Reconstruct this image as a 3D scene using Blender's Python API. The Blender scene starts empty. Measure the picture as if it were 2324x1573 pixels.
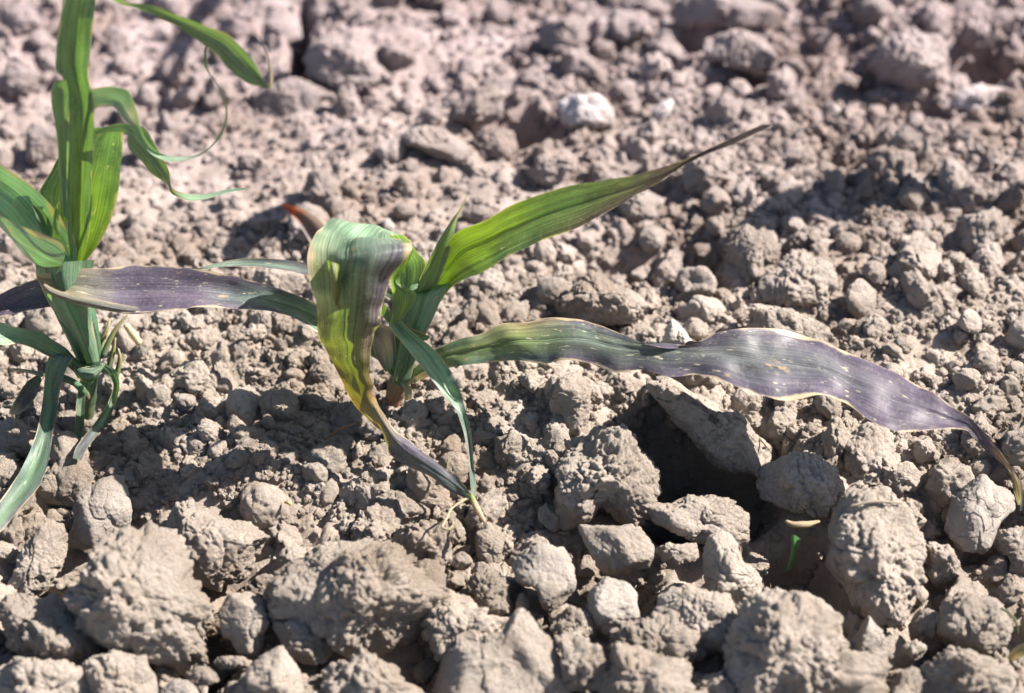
import bpy, bmesh, math, random
import numpy as np
from mathutils import Vector, Matrix

S = bpy.context.scene
COL = S.collection
random.seed(11)
RNG = np.random.default_rng(11)

# ------------------------------------------------------------------ camera
PITCH = math.radians(40.0)
DIST = 0.95
HFOV = math.radians(25.4)
W0, H0 = 2324.0, 1573.0            # the picture measured in these units
cam_pos = np.array([0.0, -DIST * math.cos(PITCH), DIST * math.sin(PITCH)])
c_fwd = np.array([0.0, math.cos(PITCH), -math.sin(PITCH)])
c_right = np.array([1.0, 0.0, 0.0])
c_up = np.array([0.0, math.sin(PITCH), math.cos(PITCH)])
cd = bpy.data.cameras.new('camera')
cam = bpy.data.objects.new('camera', cd)
COL.objects.link(cam)
cam.location = cam_pos.tolist()
cam.rotation_euler = (math.pi / 2 - PITCH, 0, 0)
cd.sensor_width = 36
cd.angle = HFOV
cd.clip_start = 0.02
cd.clip_end = 200
cd.dof.use_dof = True
cd.dof.focus_distance = 0.885
cd.dof.aperture_fstop = 6.0
S.camera = cam

# ------------------------------------------------------------------ light
SUN_EL = math.radians(44)
SUN_AZ = math.radians(77)     # from +Y towards +X
w = bpy.data.worlds.new('World')
S.world = w
w.use_nodes = True
nt = w.node_tree
bg = nt.nodes['Background']
sky = nt.nodes.new('ShaderNodeTexSky')
sky.sky_type = 'NISHITA'
sky.sun_disc = False
sky.sun_elevation = SUN_EL
sky.sun_rotation = SUN_AZ
nt.links.new(sky.outputs[0], bg.inputs[0])
bg.inputs[1].default_value = 0.05
sl = bpy.data.lights.new('sun', 'SUN')
sl.energy = 5.0
sl.angle = math.radians(0.5)
sl.color = (1.0, 0.94, 0.86)
sun = bpy.data.objects.new('sun', sl)
COL.objects.link(sun)
sun_dir = Vector((math.sin(SUN_AZ) * math.cos(SUN_EL), math.cos(SUN_AZ) * math.cos(SUN_EL), math.sin(SUN_EL)))
sun.rotation_euler = sun_dir.to_track_quat('Z', 'Y').to_euler()
sun.location = (1, 1, 2)
S.view_settings.view_transform = 'Standard'
S.view_settings.look = 'None'
S.view_settings.gamma = 1
S.view_settings.use_curve_mapping = False
S.view_settings.exposure = 1.68
S.render.engine = 'CYCLES'

# ------------------------------------------------------------------ measuring helpers
KX = math.tan(HFOV / 2) / (W0 / 2)


def ray(px, py):
    d = c_fwd + c_right * (px - W0 / 2) * KX + c_up * (H0 / 2 - py) * KX
    return d


def at_y(px, py, Y):
    d = ray(px, py)
    return cam_pos + d * ((Y - cam_pos[1]) / d[1])


def at_z(px, py, Z):
    d = ray(px, py)
    return cam_pos + d * ((Z - cam_pos[2]) / d[2])


# ------------------------------------------------------------------ numpy noise
def _h(i, j, k, s):
    n = (i.astype(np.int64) * 374761393 + j.astype(np.int64) * 668265263 + k.astype(np.int64) * 2147483647 + s * 1274126177) & 0xFFFFFFFF
    n = ((n ^ (n >> 13)) * 1274126177) & 0xFFFFFFFF
    n = ((n ^ (n >> 16)) * 2246822519) & 0xFFFFFFFF
    return n ^ (n >> 15)


def vnoise(P, scale, seed=0):
    Q = P / scale + 1000.5
    I = np.floor(Q).astype(np.int64)
    F = Q - I
    F = F * F * (3 - 2 * F)
    out = 0
    for a in (0, 1):
        for b in (0, 1):
            for c in (0, 1):
                v = (_h(I[:, 0] + a, I[:, 1] + b, I[:, 2] + c, seed) & 0xFFFF) / 65535.0
                wgt = (F[:, 0] if a else 1 - F[:, 0]) * (F[:, 1] if b else 1 - F[:, 1]) * (F[:, 2] if c else 1 - F[:, 2])
                out = out + v * wgt
    return out * 2 - 1


def fbm(P, scale, octs=3, seed=0):
    o = 0
    a = 1.0
    for k in range(octs):
        o = o + a * vnoise(P, scale / 2 ** k, seed + k * 17)
        a *= 0.5
    return o


def worley(P, scale, seed=0, jit=1.0, flat=False):
    """distance to the nearest feature point, with a random number for that cell"""
    Q = P / scale + 1000.0
    I = np.floor(Q).astype(np.int64)
    best = np.full(len(P), 9.0)
    rid = np.zeros(len(P))
    for a in (-1, 0, 1):
        for b in (-1, 0, 1):
            for c in ((0,) if flat else (-1, 0, 1)):
                h = _h(I[:, 0] + a, I[:, 1] + b, I[:, 2] + c, seed)
                fx = I[:, 0] + a + 0.5 + ((h & 1023) / 1023.0 - .5) * jit - Q[:, 0]
                fy = I[:, 1] + b + 0.5 + (((h >> 10) & 1023) / 1023.0 - .5) * jit - Q[:, 1]
                if flat:
                    fz = 0
                else:
                    fz = I[:, 2] + c + 0.5 + (((h >> 20) & 1023) / 1023.0 - .5) * jit - Q[:, 2]
                d = fx * fx + fy * fy + fz * fz
                m = d < best
                best = np.where(m, d, best)
                rid = np.where(m, ((h >> 5) & 255) / 255.0, rid)
    return np.sqrt(best), rid


def popcorn(P, scale, seed=0, flat=False):
    d, r = worley(P, scale, seed, 1.0, flat)
    return np.clip(1 - d * d * 1.3, -0.6, 1) * (0.35 + 0.65 * r)


# ------------------------------------------------------------------ materials
def nodes_mat(name):
    m = bpy.data.materials.new(name)
    m.use_nodes = True
    n = m.node_tree
    b = n.nodes['Principled BSDF']
    return m, n, b


def nd(n, t, **kw):
    o = n.nodes.new(t)
    for k, v in kw.items():
        setattr(o, k, v)
    return o


def ramp(n, stops):
    r = nd(n, 'ShaderNodeValToRGB')
    e = r.color_ramp.elements
    while len(e) < len(stops):
        e.new(0.5)
    for i, (p, c) in enumerate(stops):
        e[i].position = p
        e[i].color = (*c, 1) if len(c) == 3 else c
    return r


def mixc(n, mode, fac, a, b):
    m = nd(n, 'ShaderNodeMix', data_type='RGBA', blend_type=mode)
    for inp, v in ((m.inputs[0], fac), (m.inputs[6], a), (m.inputs[7], b)):
        if isinstance(v, (int, float)):
            inp.default_value = v
        elif isinstance(v, tuple):
            inp.default_value = (*v, 1)
        else:
            n.links.new(v, inp)
    return m.outputs[2]


def soil_mat(name, c0, c1, bump=0.5, rough=0.95, fine=2600.0, speck=0.5):
    m, n, b = nodes_mat(name)
    L = n.links.new
    geo = nd(n, 'ShaderNodeNewGeometry')
    oi = nd(n, 'ShaderNodeObjectInfo')
    n1 = nd(n, 'ShaderNodeTexNoise')
    n1.inputs['Scale'].default_value = 55
    n1.inputs['Detail'].default_value = 6
    n1.inputs['Roughness'].default_value = 0.65
    L(geo.outputs['Position'], n1.inputs['Vector'])
    n2 = nd(n, 'ShaderNodeTexNoise')
    n2.inputs['Scale'].default_value = 420
    n2.inputs['Detail'].default_value = 5
    n2.inputs['Roughness'].default_value = 0.7
    L(geo.outputs['Position'], n2.inputs['Vector'])
    r1 = ramp(n, [(0.32, c0), (0.68, c1)])
    L(n1.outputs['Fac'], r1.inputs[0])
    r2 = ramp(n, [(0.3, (0.72, 0.70, 0.68)), (0.5, (1, 1, 1)), (0.72, (1.22, 1.2, 1.18))])
    L(n2.outputs['Fac'], r2.inputs[0])
    c = mixc(n, 'MULTIPLY', speck, r1.outputs[0], r2.outputs[0])
    # a mauve cast put into the soil colour, stronger with distance
    sep = nd(n, 'ShaderNodeSeparateXYZ')
    L(geo.outputs['Position'], sep.inputs[0])
    mr = nd(n, 'ShaderNodeMapRange')
    mr.inputs[1].default_value = -0.02
    mr.inputs[2].default_value = 0.22
    L(sep.outputs[1], mr.inputs[0])
    c = mixc(n, 'MULTIPLY', mr.outputs[0], c, (1.0, 0.95, 1.12))
    # slightly damp, darker patches and paler crusts
    n5 = nd(n, 'ShaderNodeTexNoise')
    n5.inputs['Scale'].default_value = 17
    n5.inputs['Detail'].default_value = 3
    L(geo.outputs['Position'], n5.inputs['Vector'])
    r5 = ramp(n, [(0.36, (0.80, 0.76, 0.72)), (0.5, (1, 1, 1)), (0.64, (1.13, 1.13, 1.13))])
    L(n5.outputs['Fac'], r5.inputs[0])
    c = mixc(n, 'MULTIPLY', 1.0, c, r5.outputs[0])
    # each lump has its own tone
    r3 = ramp(n, [(0.0, (0.84, 0.83, 0.82)), (0.5, (1, 0.99, 0.98)), (1.0, (1.09, 1.08, 1.08))])
    L(oi.outputs['Random'], r3.inputs[0])
    c = mixc(n, 'MULTIPLY', 1.0, c, r3.outputs[0])
    L(c, b.inputs['Base Color'])
    b.inputs['Roughness'].default_value = rough
    b.inputs['Specular IOR Level'].default_value = 0.25
    n3 = nd(n, 'ShaderNodeTexNoise')
    n3.inputs['Scale'].default_value = fine
    n3.inputs['Detail'].default_value = 4
    n3.inputs['Roughness'].default_value = 0.75
    L(geo.outputs['Position'], n3.inputs['Vector'])
    n4 = nd(n, 'ShaderNodeTexNoise')
    n4.inputs['Scale'].default_value = 700
    n4.inputs['Detail'].default_value = 5
    n4.inputs['Roughness'].default_value = 0.7
    L(geo.outputs['Position'], n4.inputs['Vector'])
    ad = nd(n, 'ShaderNodeMath', operation='ADD')
    L(n3.outputs['Fac'], ad.inputs[0])
    mu = nd(n, 'ShaderNodeMath', operation='MULTIPLY')
    mu.inputs[1].default_value = 2.2
    L(n4.outputs['Fac'], mu.inputs[0])
    L(mu.outputs[0], ad.inputs[1])
    bp = nd(n, 'ShaderNodeBump')
    bp.inputs['Strength'].default_value = bump
    bp.inputs['Distance'].default_value = 0.0008
    L(ad.outputs[0], bp.inputs['Height'])
    L(bp.outputs[0], b.inputs['Normal'])
    return m


M_SOIL = soil_mat('dry_soil', (0.302, 0.250, 0.206), (0.425, 0.363, 0.312), 1.0)
M_CLOD = soil_mat('dry_clod', (0.335, 0.282, 0.238), (0.465, 0.405, 0.352), 1.2)
M_GREY = soil_mat('smooth_grey_clod', (0.295, 0.26, 0.23), (0.385, 0.345, 0.31), 0.9, speck=0.35)
M_PALE = soil_mat('pale_stone', (0.32, 0.272, 0.232), (0.45, 0.396, 0.345), 1.0, speck=0.8)
M_WHITE = soil_mat('white_stone', (0.38, 0.34, 0.30), (0.60, 0.56, 0.51), 0.8, speck=0.8)


def leaf_mat(name, transl=0.42, specks=0.5, rough=0.42, margin=(0.42, 0.33, 0.22), tint=(1.9, 2.1, 0.55), stripe=1.0):
    m, n, b = nodes_mat(name)
    L = n.links.new
    at = nd(n, 'ShaderNodeAttribute', attribute_name='Col')
    uv = nd(n, 'ShaderNodeAttribute', attribute_name='lv')     # across -1..1, metres along, random
    sp = nd(n, 'ShaderNodeSeparateXYZ')
    L(uv.outputs['Vector'], sp.inputs[0])

    def vec(sx, sy):
        v = nd(n, 'ShaderNodeVectorMath', operation='MULTIPLY')
        L(uv.outputs['Vector'], v.inputs[0])
        v.inputs[1].default_value = (sx, sy, 37.0)
        return v.outputs[0]
    ns = nd(n, 'ShaderNodeTexNoise')
    ns.inputs['Scale'].default_value = 1
    ns.inputs['Detail'].default_value = 3
    L(vec(22, 14), ns.inputs['Vector'])
    rs = ramp(n, [(0.28, (0.5, 0.48, 0.5)), (0.5, (1, 1, 1)), (0.72, (1.55, 1.55, 1.45))])
    L(ns.outputs['Fac'], rs.inputs[0])
    c = mixc(n, 'MULTIPLY', stripe, at.outputs['Color'], rs.outputs[0])
    nb = nd(n, 'ShaderNodeTexNoise')
    nb.inputs['Scale'].default_value = 1
    nb.inputs['Detail'].default_value = 4
    L(vec(2.2, 60), nb.inputs['Vector'])
    rb = ramp(n, [(0.33, (0.62, 0.62, 0.66)), (0.5, (1, 1, 1)), (0.68, (1.38, 1.34, 1.28))])
    L(nb.outputs['Fac'], rb.inputs[0])
    c = mixc(n, 'MULTIPLY', 0.8, c, rb.outputs[0])
    # bleached flecks lying along the veins
    vo = nd(n, 'ShaderNodeTexNoise')
    vo.inputs['Scale'].default_value = 1
    vo.inputs['Detail'].default_value = 2
    vo.inputs['Roughness'].default_value = 0.6
    L(vec(9, 200), vo.inputs['Vector'])
    rv = ramp(n, [(0.70 - 0.05 * specks, (0, 0, 0)), (0.76 - 0.05 * specks, (1, 1, 1))])
    L(vo.outputs['Fac'], rv.inputs[0])
    vc = nd(n, 'ShaderNodeTexNoise')
    vc.inputs['Scale'].default_value = 1
    vc.inputs['Detail'].default_value = 2
    L(vec(1.8, 28), vc.inputs['Vector'])
    vr = ramp(n, [(0.42, (0.15, 0.15, 0.15)), (0.6, (1, 1, 1))])
    L(vc.outputs['Fac'], vr.inputs[0])
    mm = nd(n, 'ShaderNodeMath', operation='MULTIPLY')
    L(vr.outputs[0], mm.inputs[1])
    L(rv.outputs[0], mm.inputs[0])
    c = mixc(n, 'MIX', mm.outputs[0], c, (0.50, 0.46, 0.32))
    # dust and fine soil specks stuck to the blade
    du_ = nd(n, 'ShaderNodeTexNoise')
    du_.inputs['Scale'].default_value = 1
    du_.inputs['Detail'].default_value = 4
    du_.inputs['Roughness'].default_value = 0.75
    L(vec(7, 700), du_.inputs['Vector'])
    rd = ramp(n, [(0.5, (0, 0, 0)), (0.75, (0.3, 0.3, 0.3))])
    L(du_.outputs['Fac'], rd.inputs[0])
    c = mixc(n, 'MIX', rd.outputs[0], c, (0.36, 0.32, 0.27))
    # dead brown blotches
    bb = nd(n, 'ShaderNodeTexNoise')
    bb.inputs['Scale'].default_value = 1
    bb.inputs['Detail'].default_value = 3
    L(vec(1.7, 95), bb.inputs['Vector'])
    rq = ramp(n, [(0.72 - .04 * specks, (0, 0, 0)), (0.77 - .04 * specks, (0.85, 0.85, 0.85))])
    L(bb.outputs['Fac'], rq.inputs[0])
    c = mixc(n, 'MIX', rq.outputs[0], c, (0.30, 0.22, 0.13))
    # dry margin, of uneven width
    ab = nd(n, 'ShaderNodeMath', operation='ABSOLUTE')
    L(sp.outputs[0], ab.inputs[0])
    nm = nd(n, 'ShaderNodeTexNoise')
    nm.inputs['Scale'].default_value = 1
    nm.inputs['Detail'].default_value = 3
    L(vec(0.0, 90), nm.inputs['Vector'])
    ma = nd(n, 'ShaderNodeMath', operation='MULTIPLY_ADD')
    ma.inputs[1].default_value = 0.55
    L(nm.outputs['Fac'], ma.inputs[0])
    L(ab.outputs[0], ma.inputs[2])
    rm = ramp(n, [(0.0, (0, 0, 0)), (1.0, (1, 1, 1))])
    mr = nd(n, 'ShaderNodeMapRange')
    mr.inputs[1].default_value = 1.21
    mr.inputs[2].default_value = 1.28
    L(ma.outputs[0], mr.inputs[0])
    c = mixc(n, 'MIX', mr.outputs[0], c, margin)
    L(c, b.inputs['Base Color'])
    b.inputs['Roughness'].default_value = rough
    b.inputs['Specular IOR Level'].default_value = 0.42
    nf = nd(n, 'ShaderNodeTexNoise')
    nf.inputs['Scale'].default_value = 1
    nf.inputs['Detail'].default_value = 2
    L(vec(34, 10), nf.inputs['Vector'])
    bp = nd(n, 'ShaderNodeBump')
    bp.inputs['Strength'].default_value = 0.55
    bp.inputs['Distance'].default_value = 0.0005
    L(nf.outputs['Fac'], bp.inputs['Height'])
    L(bp.outputs[0], b.inputs['Normal'])
    tr = nd(n, 'ShaderNodeBsdfTranslucent')
    tc = mixc(n, 'MULTIPLY', 1.0, c, tint)
    L(tc, tr.inputs['Color'])
    L(bp.outputs[0], tr.inputs['Normal'])
    mx = nd(n, 'ShaderNodeMixShader')
    mx.inputs[0].default_value = transl
    L(b.outputs[0], mx.inputs[1])
    L(tr.outputs[0], mx.inputs[2])
    L(mx.outputs[0], n.nodes['Material Output'].inputs['Surface'])
    return m


M_LEAF = leaf_mat('maize_leaf_green', 0.33, 0.6, 0.42, tint=(1.35, 1.65, 0.42))
M_PURP = leaf_mat('maize_leaf_purple', 0.20, 1.2, 0.40, stripe=0.6, tint=(1.6, 1.5, 0.8))
M_BLOOM = leaf_mat('maize_leaf_waxy', 0.17, 0.6, 0.36, tint=(1.4, 1.8, 0.5))
M_DRY = leaf_mat('dry_plant', 0.3, 0.2, 0.7, tint=(1.3, 1.2, 0.8))


# ------------------------------------------------------------------ object helpers
def tag(o, label=None, cat=None, group=None, kind=None):
    if label:
        o['label'] = label
    if cat:
        o['category'] = cat
    if group:
        o['group'] = group
    if kind:
        o['kind'] = kind
    return o


def empty(name, loc):
    o = bpy.data.objects.new(name, None)
    COL.objects.link(o)
    o.location = loc
    o.empty_display_size = 0.01
    return o


def grid_mesh(name, V, nu, nv, closed_u=False):
    """V: (nv*nu, 3) rows of nu points"""
    me = bpy.data.meshes.new(name)
    cu = nu if closed_u else nu - 1
    r = np.arange(nv - 1)[:, None] * nu
    i = np.arange(cu)[None, :]
    a = (r + i).ravel()
    b_ = (r + (i + 1) % nu).ravel()
    f = np.stack([a, b_, b_ + nu, a + nu], 1)
    nf = len(f)
    me.vertices.add(len(V))
    me.vertices.foreach_set('co', V.astype(np.float32).ravel())
    me.loops.add(nf * 4)
    me.loops.foreach_set('vertex_index', f.astype(np.int32).ravel())
    me.polygons.add(nf)
    me.polygons.foreach_set('loop_start', np.arange(0, nf * 4, 4, dtype=np.int32))
    me.update(calc_edges=True)
    me.polygons.foreach_set('use_smooth', np.ones(nf, dtype=bool))
    me.validate()
    return me


def cr(pts, n):
    """Catmull-Rom through pts (K,...) -> n samples, spaced by length"""
    P = np.asarray(pts, float)
    K = len(P)
    flat = P.reshape(K, -1)
    seg = np.linalg.norm(np.diff(flat, axis=0), axis=1) ** 0.6 + 1e-6
    t = np.concatenate([[0], np.cumsum(seg)])
    m = np.zeros_like(flat)
    d = np.diff(flat, axis=0) / seg[:, None]
    m[0], m[-1] = d[0], d[-1]
    if K > 2:
        w0 = seg[:-1, None]
        w1 = seg[1:, None]
        m[1:-1] = (d[:-1] * w1 + d[1:] * w0) / (w0 + w1)
    q = np.linspace(0, t[-1], n)
    k = np.clip(np.searchsorted(t, q, side='right') - 1, 0, K - 2)
    h = seg[k][:, None]
    s = ((q - t[k]) / seg[k])[:, None]
    o = (2 * s**3 - 3 * s**2 + 1) * flat[k] + (s**3 - 2 * s**2 + s) * h * m[k] + (-2 * s**3 + 3 * s**2) * flat[k + 1] + (s**3 - s**2) * h * m[k + 1]
    return o.reshape((n,) + P.shape[1:])


_seed = [100]


def leaf(parent, rows, base, cols, mat, ny=90, nx=15, ruffle=0.0, rf=60.0, rib=0.0005, label=None, name='leaf', torn=0.0, world=False, midrib=None):
    """rows: lists of cross points (px, py, Y offset in mm from the plant), cols: (t, middle colour, edge colour)"""
    _seed[0] += 1
    sd = _seed[0]
    R = []
    for row in rows:
        if world:
            pts = [np.array(p, float) for p in row]
        else:
            pts = [at_y(p[0], p[1], base + p[2] * 0.001) for p in row]
        R.append(cr(pts, nx))
    R = np.array(R)                     # rows, nx, 3
    G = cr(R, ny)                       # ny, nx, 3
    u = np.linspace(-1, 1, nx)
    mid = G[:, nx // 2]
    ln = np.concatenate([[0], np.cumsum(np.linalg.norm(np.diff(mid, axis=0), axis=1))])
    # normals
    du = np.gradient(G, axis=1)
    dv = np.gradient(G, axis=0)
    N = np.cross(du, dv)
    N /= (np.linalg.norm(N, axis=2, keepdims=True) + 1e-12)
    for _ in range(2):
        N[1:-1] = (N[:-2] + N[1:-1] * 2 + N[2:]) / 4
    N /= (np.linalg.norm(N, axis=2, keepdims=True) + 1e-12)
    width = np.linalg.norm(G[:, -1] - G[:, 0], axis=1)
    wn = np.clip(width / 0.012, 0, 1)[:, None]
    U = np.repeat(u[None], ny, 0)
    Lm = np.repeat(ln[:, None], nx, 1)
    P3 = np.stack([U.ravel() * 0.4, Lm.ravel() * rf, np.full(U.size, sd * 3.3)], 1)
    n1 = vnoise(P3, 1.0, sd).reshape(U.shape)
    P4 = np.stack([np.sign(U.ravel()) * 3, Lm.ravel() * rf, np.full(U.size, sd * 1.7)], 1)
    n2 = vnoise(P4, 1.0, sd + 5).reshape(U.shape)
    disp = ruffle * wn * (n2 * np.abs(U) ** 2.2 + 0.25 * n1)
    disp += rib * wn * np.exp(-(U / 0.09) ** 2)
    P5 = np.stack([U.ravel() * 3, Lm.ravel() * 220, np.full(U.size, sd * .7)], 1)
    P7 = np.stack([U.ravel() * 1.6, Lm.ravel() * rf * 1.9, np.full(U.size, sd * .9)], 1)
    disp += 0.45 * ruffle * wn * vnoise(P7, 1.0, sd + 40).reshape(U.shape)
    disp += 0.00018 * wn * vnoise(P5, 1.0, sd + 9).reshape(U.shape)
    G = G + N * disp[..., None]
    if torn:
        P6 = np.stack([np.sign(U.ravel()) * 9, Lm.ravel() * 500, np.full(U.size, sd)], 1)
        nn = vnoise(P6, 1.0, sd + 3).reshape(U.shape)
        c = G[:, nx // 2][:, None]
        G = G + (c - G) * (np.clip(nn, 0, 1) * torn * np.abs(U) ** 4)[..., None]
    o_loc = parent.matrix_world.translation if parent else Vector((0, 0, 0))
    loc = np.array(parent.location) if parent is not None else G.reshape(-1, 3).mean(0)
    me = grid_mesh(name, (G - loc).reshape(-1, 3), nx, ny)
    # colours
    t = np.linspace(0, 1, ny)
    ts = [c[0] for c in cols]
    cm = np.stack([np.interp(t, ts, [c[1][k] for c in cols]) for k in range(3)], 1)
    ce = np.stack([np.interp(t, ts, [c[2][k] for c in cols]) for k in range(3)], 1)
    cf = np.stack([np.interp(t, ts, [c[-1][k] for c in cols]) for k in range(3)], 1)
    wob = 0.45 * vnoise(np.stack([U.ravel() * 1.5, Lm.ravel() * 45, np.full(U.size, sd)], 1), 1.0, sd + 21).reshape(U.shape)
    k = np.clip(np.abs(U) ** 1.5 * 1.15 + wob, 0, 1)[..., None]
    C = cm[:, None] * (1 - k) + np.where(U[..., None] < 0, ce[:, None], cf[:, None]) * k
    ca = np.ones((ny * nx, 4), np.float32)
    ca[:, :3] = np.clip(C.reshape(-1, 3), 0, 1)
    A = me.attributes.new('Col', 'FLOAT_COLOR', 'POINT')
    A.data.foreach_set('color', ca.ravel())
    B = me.attributes.new('lv', 'FLOAT_VECTOR', 'POINT')
    B.data.foreach_set('vector', np.stack([U.ravel(), Lm.ravel(), np.full(U.size, (sd % 7) * 0.3)], 1).astype(np.float32).ravel())
    me.materials.append(mat)
    o = bpy.data.objects.new(name, me)
    COL.objects.link(o)
    if parent is not None:
        o.parent = parent
    else:
        o.location = loc.tolist()
    if label:
        o['label'] = label
    if midrib:
        k0, k1 = int(ny * midrib[0]), int(ny * midrib[1])
        off = np.array([0.0, 0.0, 0.0])
        c = G[k0:k1, nx // 2]
        T = np.gradient(c, axis=0)
        T /= np.linalg.norm(T, axis=1, keepdims=True) + 1e-12
        Nn = N[k0:k1, nx // 2].copy()
        Nn *= np.sign((Nn * (cam_pos - c)).sum(1).mean())
        Sd = np.cross(T, Nn)
        wd = np.minimum(width[k0:k1] * .035, .0011)[:, None] * np.linspace(1, .3, k1 - k0)[:, None]
        prof = [(-1, .02), (-.55, .24), (0, .36), (.55, .24), (1, .02)]
        M_ = np.stack([c + Sd * wd * a_ + Nn * (wd * b_ + .00008) for a_, b_ in prof], 1)
        m2 = grid_mesh('midrib', (M_ - loc).reshape(-1, 3), 5, k1 - k0)
        n_ = (k1 - k0) * 5
        cc = np.ones((k1 - k0, 5, 4), np.float32)
        cc[..., :3] = np.clip(cm[k0:k1, None] * midrib[2], 0, 1)
        A = m2.attributes.new('Col', 'FLOAT_COLOR', 'POINT')
        A.data.foreach_set('color', cc.ravel())
        lv2 = np.zeros((k1 - k0, 5, 3), np.float32)
        lv2[..., 0] = np.array([-.1, -.05, 0, .05, .1])
        lv2[..., 1] = ln[k0:k1, None]
        B = m2.attributes.new('lv', 'FLOAT_VECTOR', 'POINT')
        B.data.foreach_set('vector', lv2.ravel())
        m2.materials.append(mat)
        o2 = bpy.data.objects.new('midrib', m2)
        COL.objects.link(o2)
        o2.parent = o
    return o


def rw(xu, yu, xl, yl, Y, hz=0.0, bow=0.0, tl=None):
    """one leaf row from its two edges; hz = 1 lays the row level, 0 stands it upright"""
    t = hz * (yl - yu) * 0.14 if tl is None else tl
    return [(xu, yu, Y + t), ((xu + xl) / 2, (yu + yl) / 2, Y + bow), (xl, yl, Y - t)]


def tube(parent, pts, rad, base, col, mat, name='stem', ns=40, nr=20, world=False, label=None, bump=0.0):
    _seed[0] += 1
    sd = _seed[0]
    C = np.array([np.array(p[:3], float) if world else at_y(p[0], p[1], base + p[2] * .001) for p in pts])
    D = cr(np.concatenate([C, np.array(rad)[:, None]], 1), ns)
    C = D[:, :3]
    r = np.abs(D[:, 3])
    T = np.gradient(C, axis=0)
    T /= np.linalg.norm(T, axis=1, keepdims=True) + 1e-12
    ref = np.array([0.1, 0.95, 0.2])
    A = np.cross(T, ref)
    A /= np.linalg.norm(A, axis=1, keepdims=True) + 1e-12
    B = np.cross(T, A)
    th = np.linspace(0, 2 * math.pi, nr, endpoint=False)
    G = C[:, None] + r[:, None, None] * (np.cos(th)[None, :, None] * A[:, None] + np.sin(th)[None, :, None] * B[:, None])
    if bump:
        v = vnoise(G.reshape(-1, 3), 0.003, sd).reshape(ns, nr, 1)
        G = G + (G - C[:, None]) * v * bump
    G[0] = C[0]
    G[-1] = C[-1]
    loc = np.array(parent.location) if parent is not None else C.mean(0)
    me = grid_mesh(name, (G - loc).reshape(-1, 3), nr, ns, True)
    ts = [c[0] for c in col]
    t = np.linspace(0, 1, ns)
    cm = np.stack([np.interp(t, ts, [c[1][k] for c in col]) for k in range(3)], 1)
    ca = np.ones((ns, nr, 4), np.float32)
    ca[..., :3] = cm[:, None]
    Aa = me.attributes.new('Col', 'FLOAT_COLOR', 'POINT')
    Aa.data.foreach_set('color', ca.ravel())
    ln = np.concatenate([[0], np.cumsum(np.linalg.norm(np.diff(C, axis=0), axis=1))])
    lv = np.zeros((ns, nr, 3), np.float32)
    lv[..., 0] = (np.abs(th - math.pi) / math.pi * 1.4 - 0.7)[None]
    lv[..., 1] = ln[:, None]
    Bb = me.attributes.new('lv', 'FLOAT_VECTOR', 'POINT')
    Bb.data.foreach_set('vector', lv.ravel())
    me.materials.append(mat)
    o = bpy.data.objects.new(name, me)
    COL.objects.link(o)
    if parent is not None:
        o.parent = parent
    else:
        o.location = loc.tolist()
    if label:
        o['label'] = label
    return o


# ------------------------------------------------------------------ ground
# hollows and rises: picture x, y of the spot, radii in metres, depth in metres
SPOTS = [(1590, 1070, .030, .022, -.075), (1500, 990, .018, .016, -.04), (1820, 1270, .015, .020, -.06), (1880, 1340, .010, .010, -.03),
         (2230, 150, .022, .022, -.05), (2110, 30, .026, .012, -.04), (2090, 265, .012, .008, -.03), (1190, 315, .020, .014, -.035), (1960, 190, .010, .012, -.02), (1620, 640, .03, .012, -.02),
         (60, 1000, .025, .02, -.016), (130, 1270, .015, .03, -.022), (470, 1420, .012, .02, -.02),
         (1560, 125, .012, .010, -.035), (1400, 620, .025, .012, -.016), (460, 640, .01, .006, -.008), (1130, 340, .02, .01, -.008), (682, 130, .005, .035, -.032), (640, 85, .010, .008, -.02), (30, 210, .02, .006, -.02),
         (1540, 610, .02, .010, -.012), (230, 960, .03, .015, -.008),
         (1300, 1280, .008, .02, -.012), (2200, 1420, .03, .02, -.016), (1000, 1500, .03, .01, -.01), (880, 1440, .02, .014, -.014),
         (900, 1090, .04, .02, -.006), (2200, 1150, .02, .02, -.012), (1430, 1290, .012, .02, -.02), (1600, 1300, .01, .015, -.02),
         (1900, 600, .07, .05, .010), (2000, 800, .06, .04, .006), (500, 800, .07, .03, .006), (1150, 900, .03, .03, .004),
         (850, 60, .05, .05, .012), (1850, 30, .08, .03, .014), (900, 380, .08, .03, .004), (600, 1120, .03, .02, .004)]
SP = [(at_z(a, b, 0)[:2], rx, ry, d) for a, b, rx, ry, d in SPOTS]


def ground_h(X, Y):
    P = np.stack([X, Y, np.zeros_like(X)], 1)
    h = 0.006 * fbm(P, 0.09, 2, 3) + 0.002 * fbm(P, 0.02, 2, 8)
    for c, rx, ry, d in SP:
        e = ((X - c[0]) / rx) ** 2 + ((Y - c[1]) / ry) ** 2
        h = h + d * np.exp(-(e ** 1.8 if d < -.03 else e))
    # the foreground lies lower, among big clods
    h = h - .015 * np.clip((-.080 - Y) / .03, 0, 1)
    return h


def axis_pts(lo, hi, step, far, n):
    core = np.arange(lo, hi + step / 2, step)
    g = step * (np.geomspace(1, (far) / step, n))
    return np.concatenate([lo - g[::-1], core, hi + g])


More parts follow.
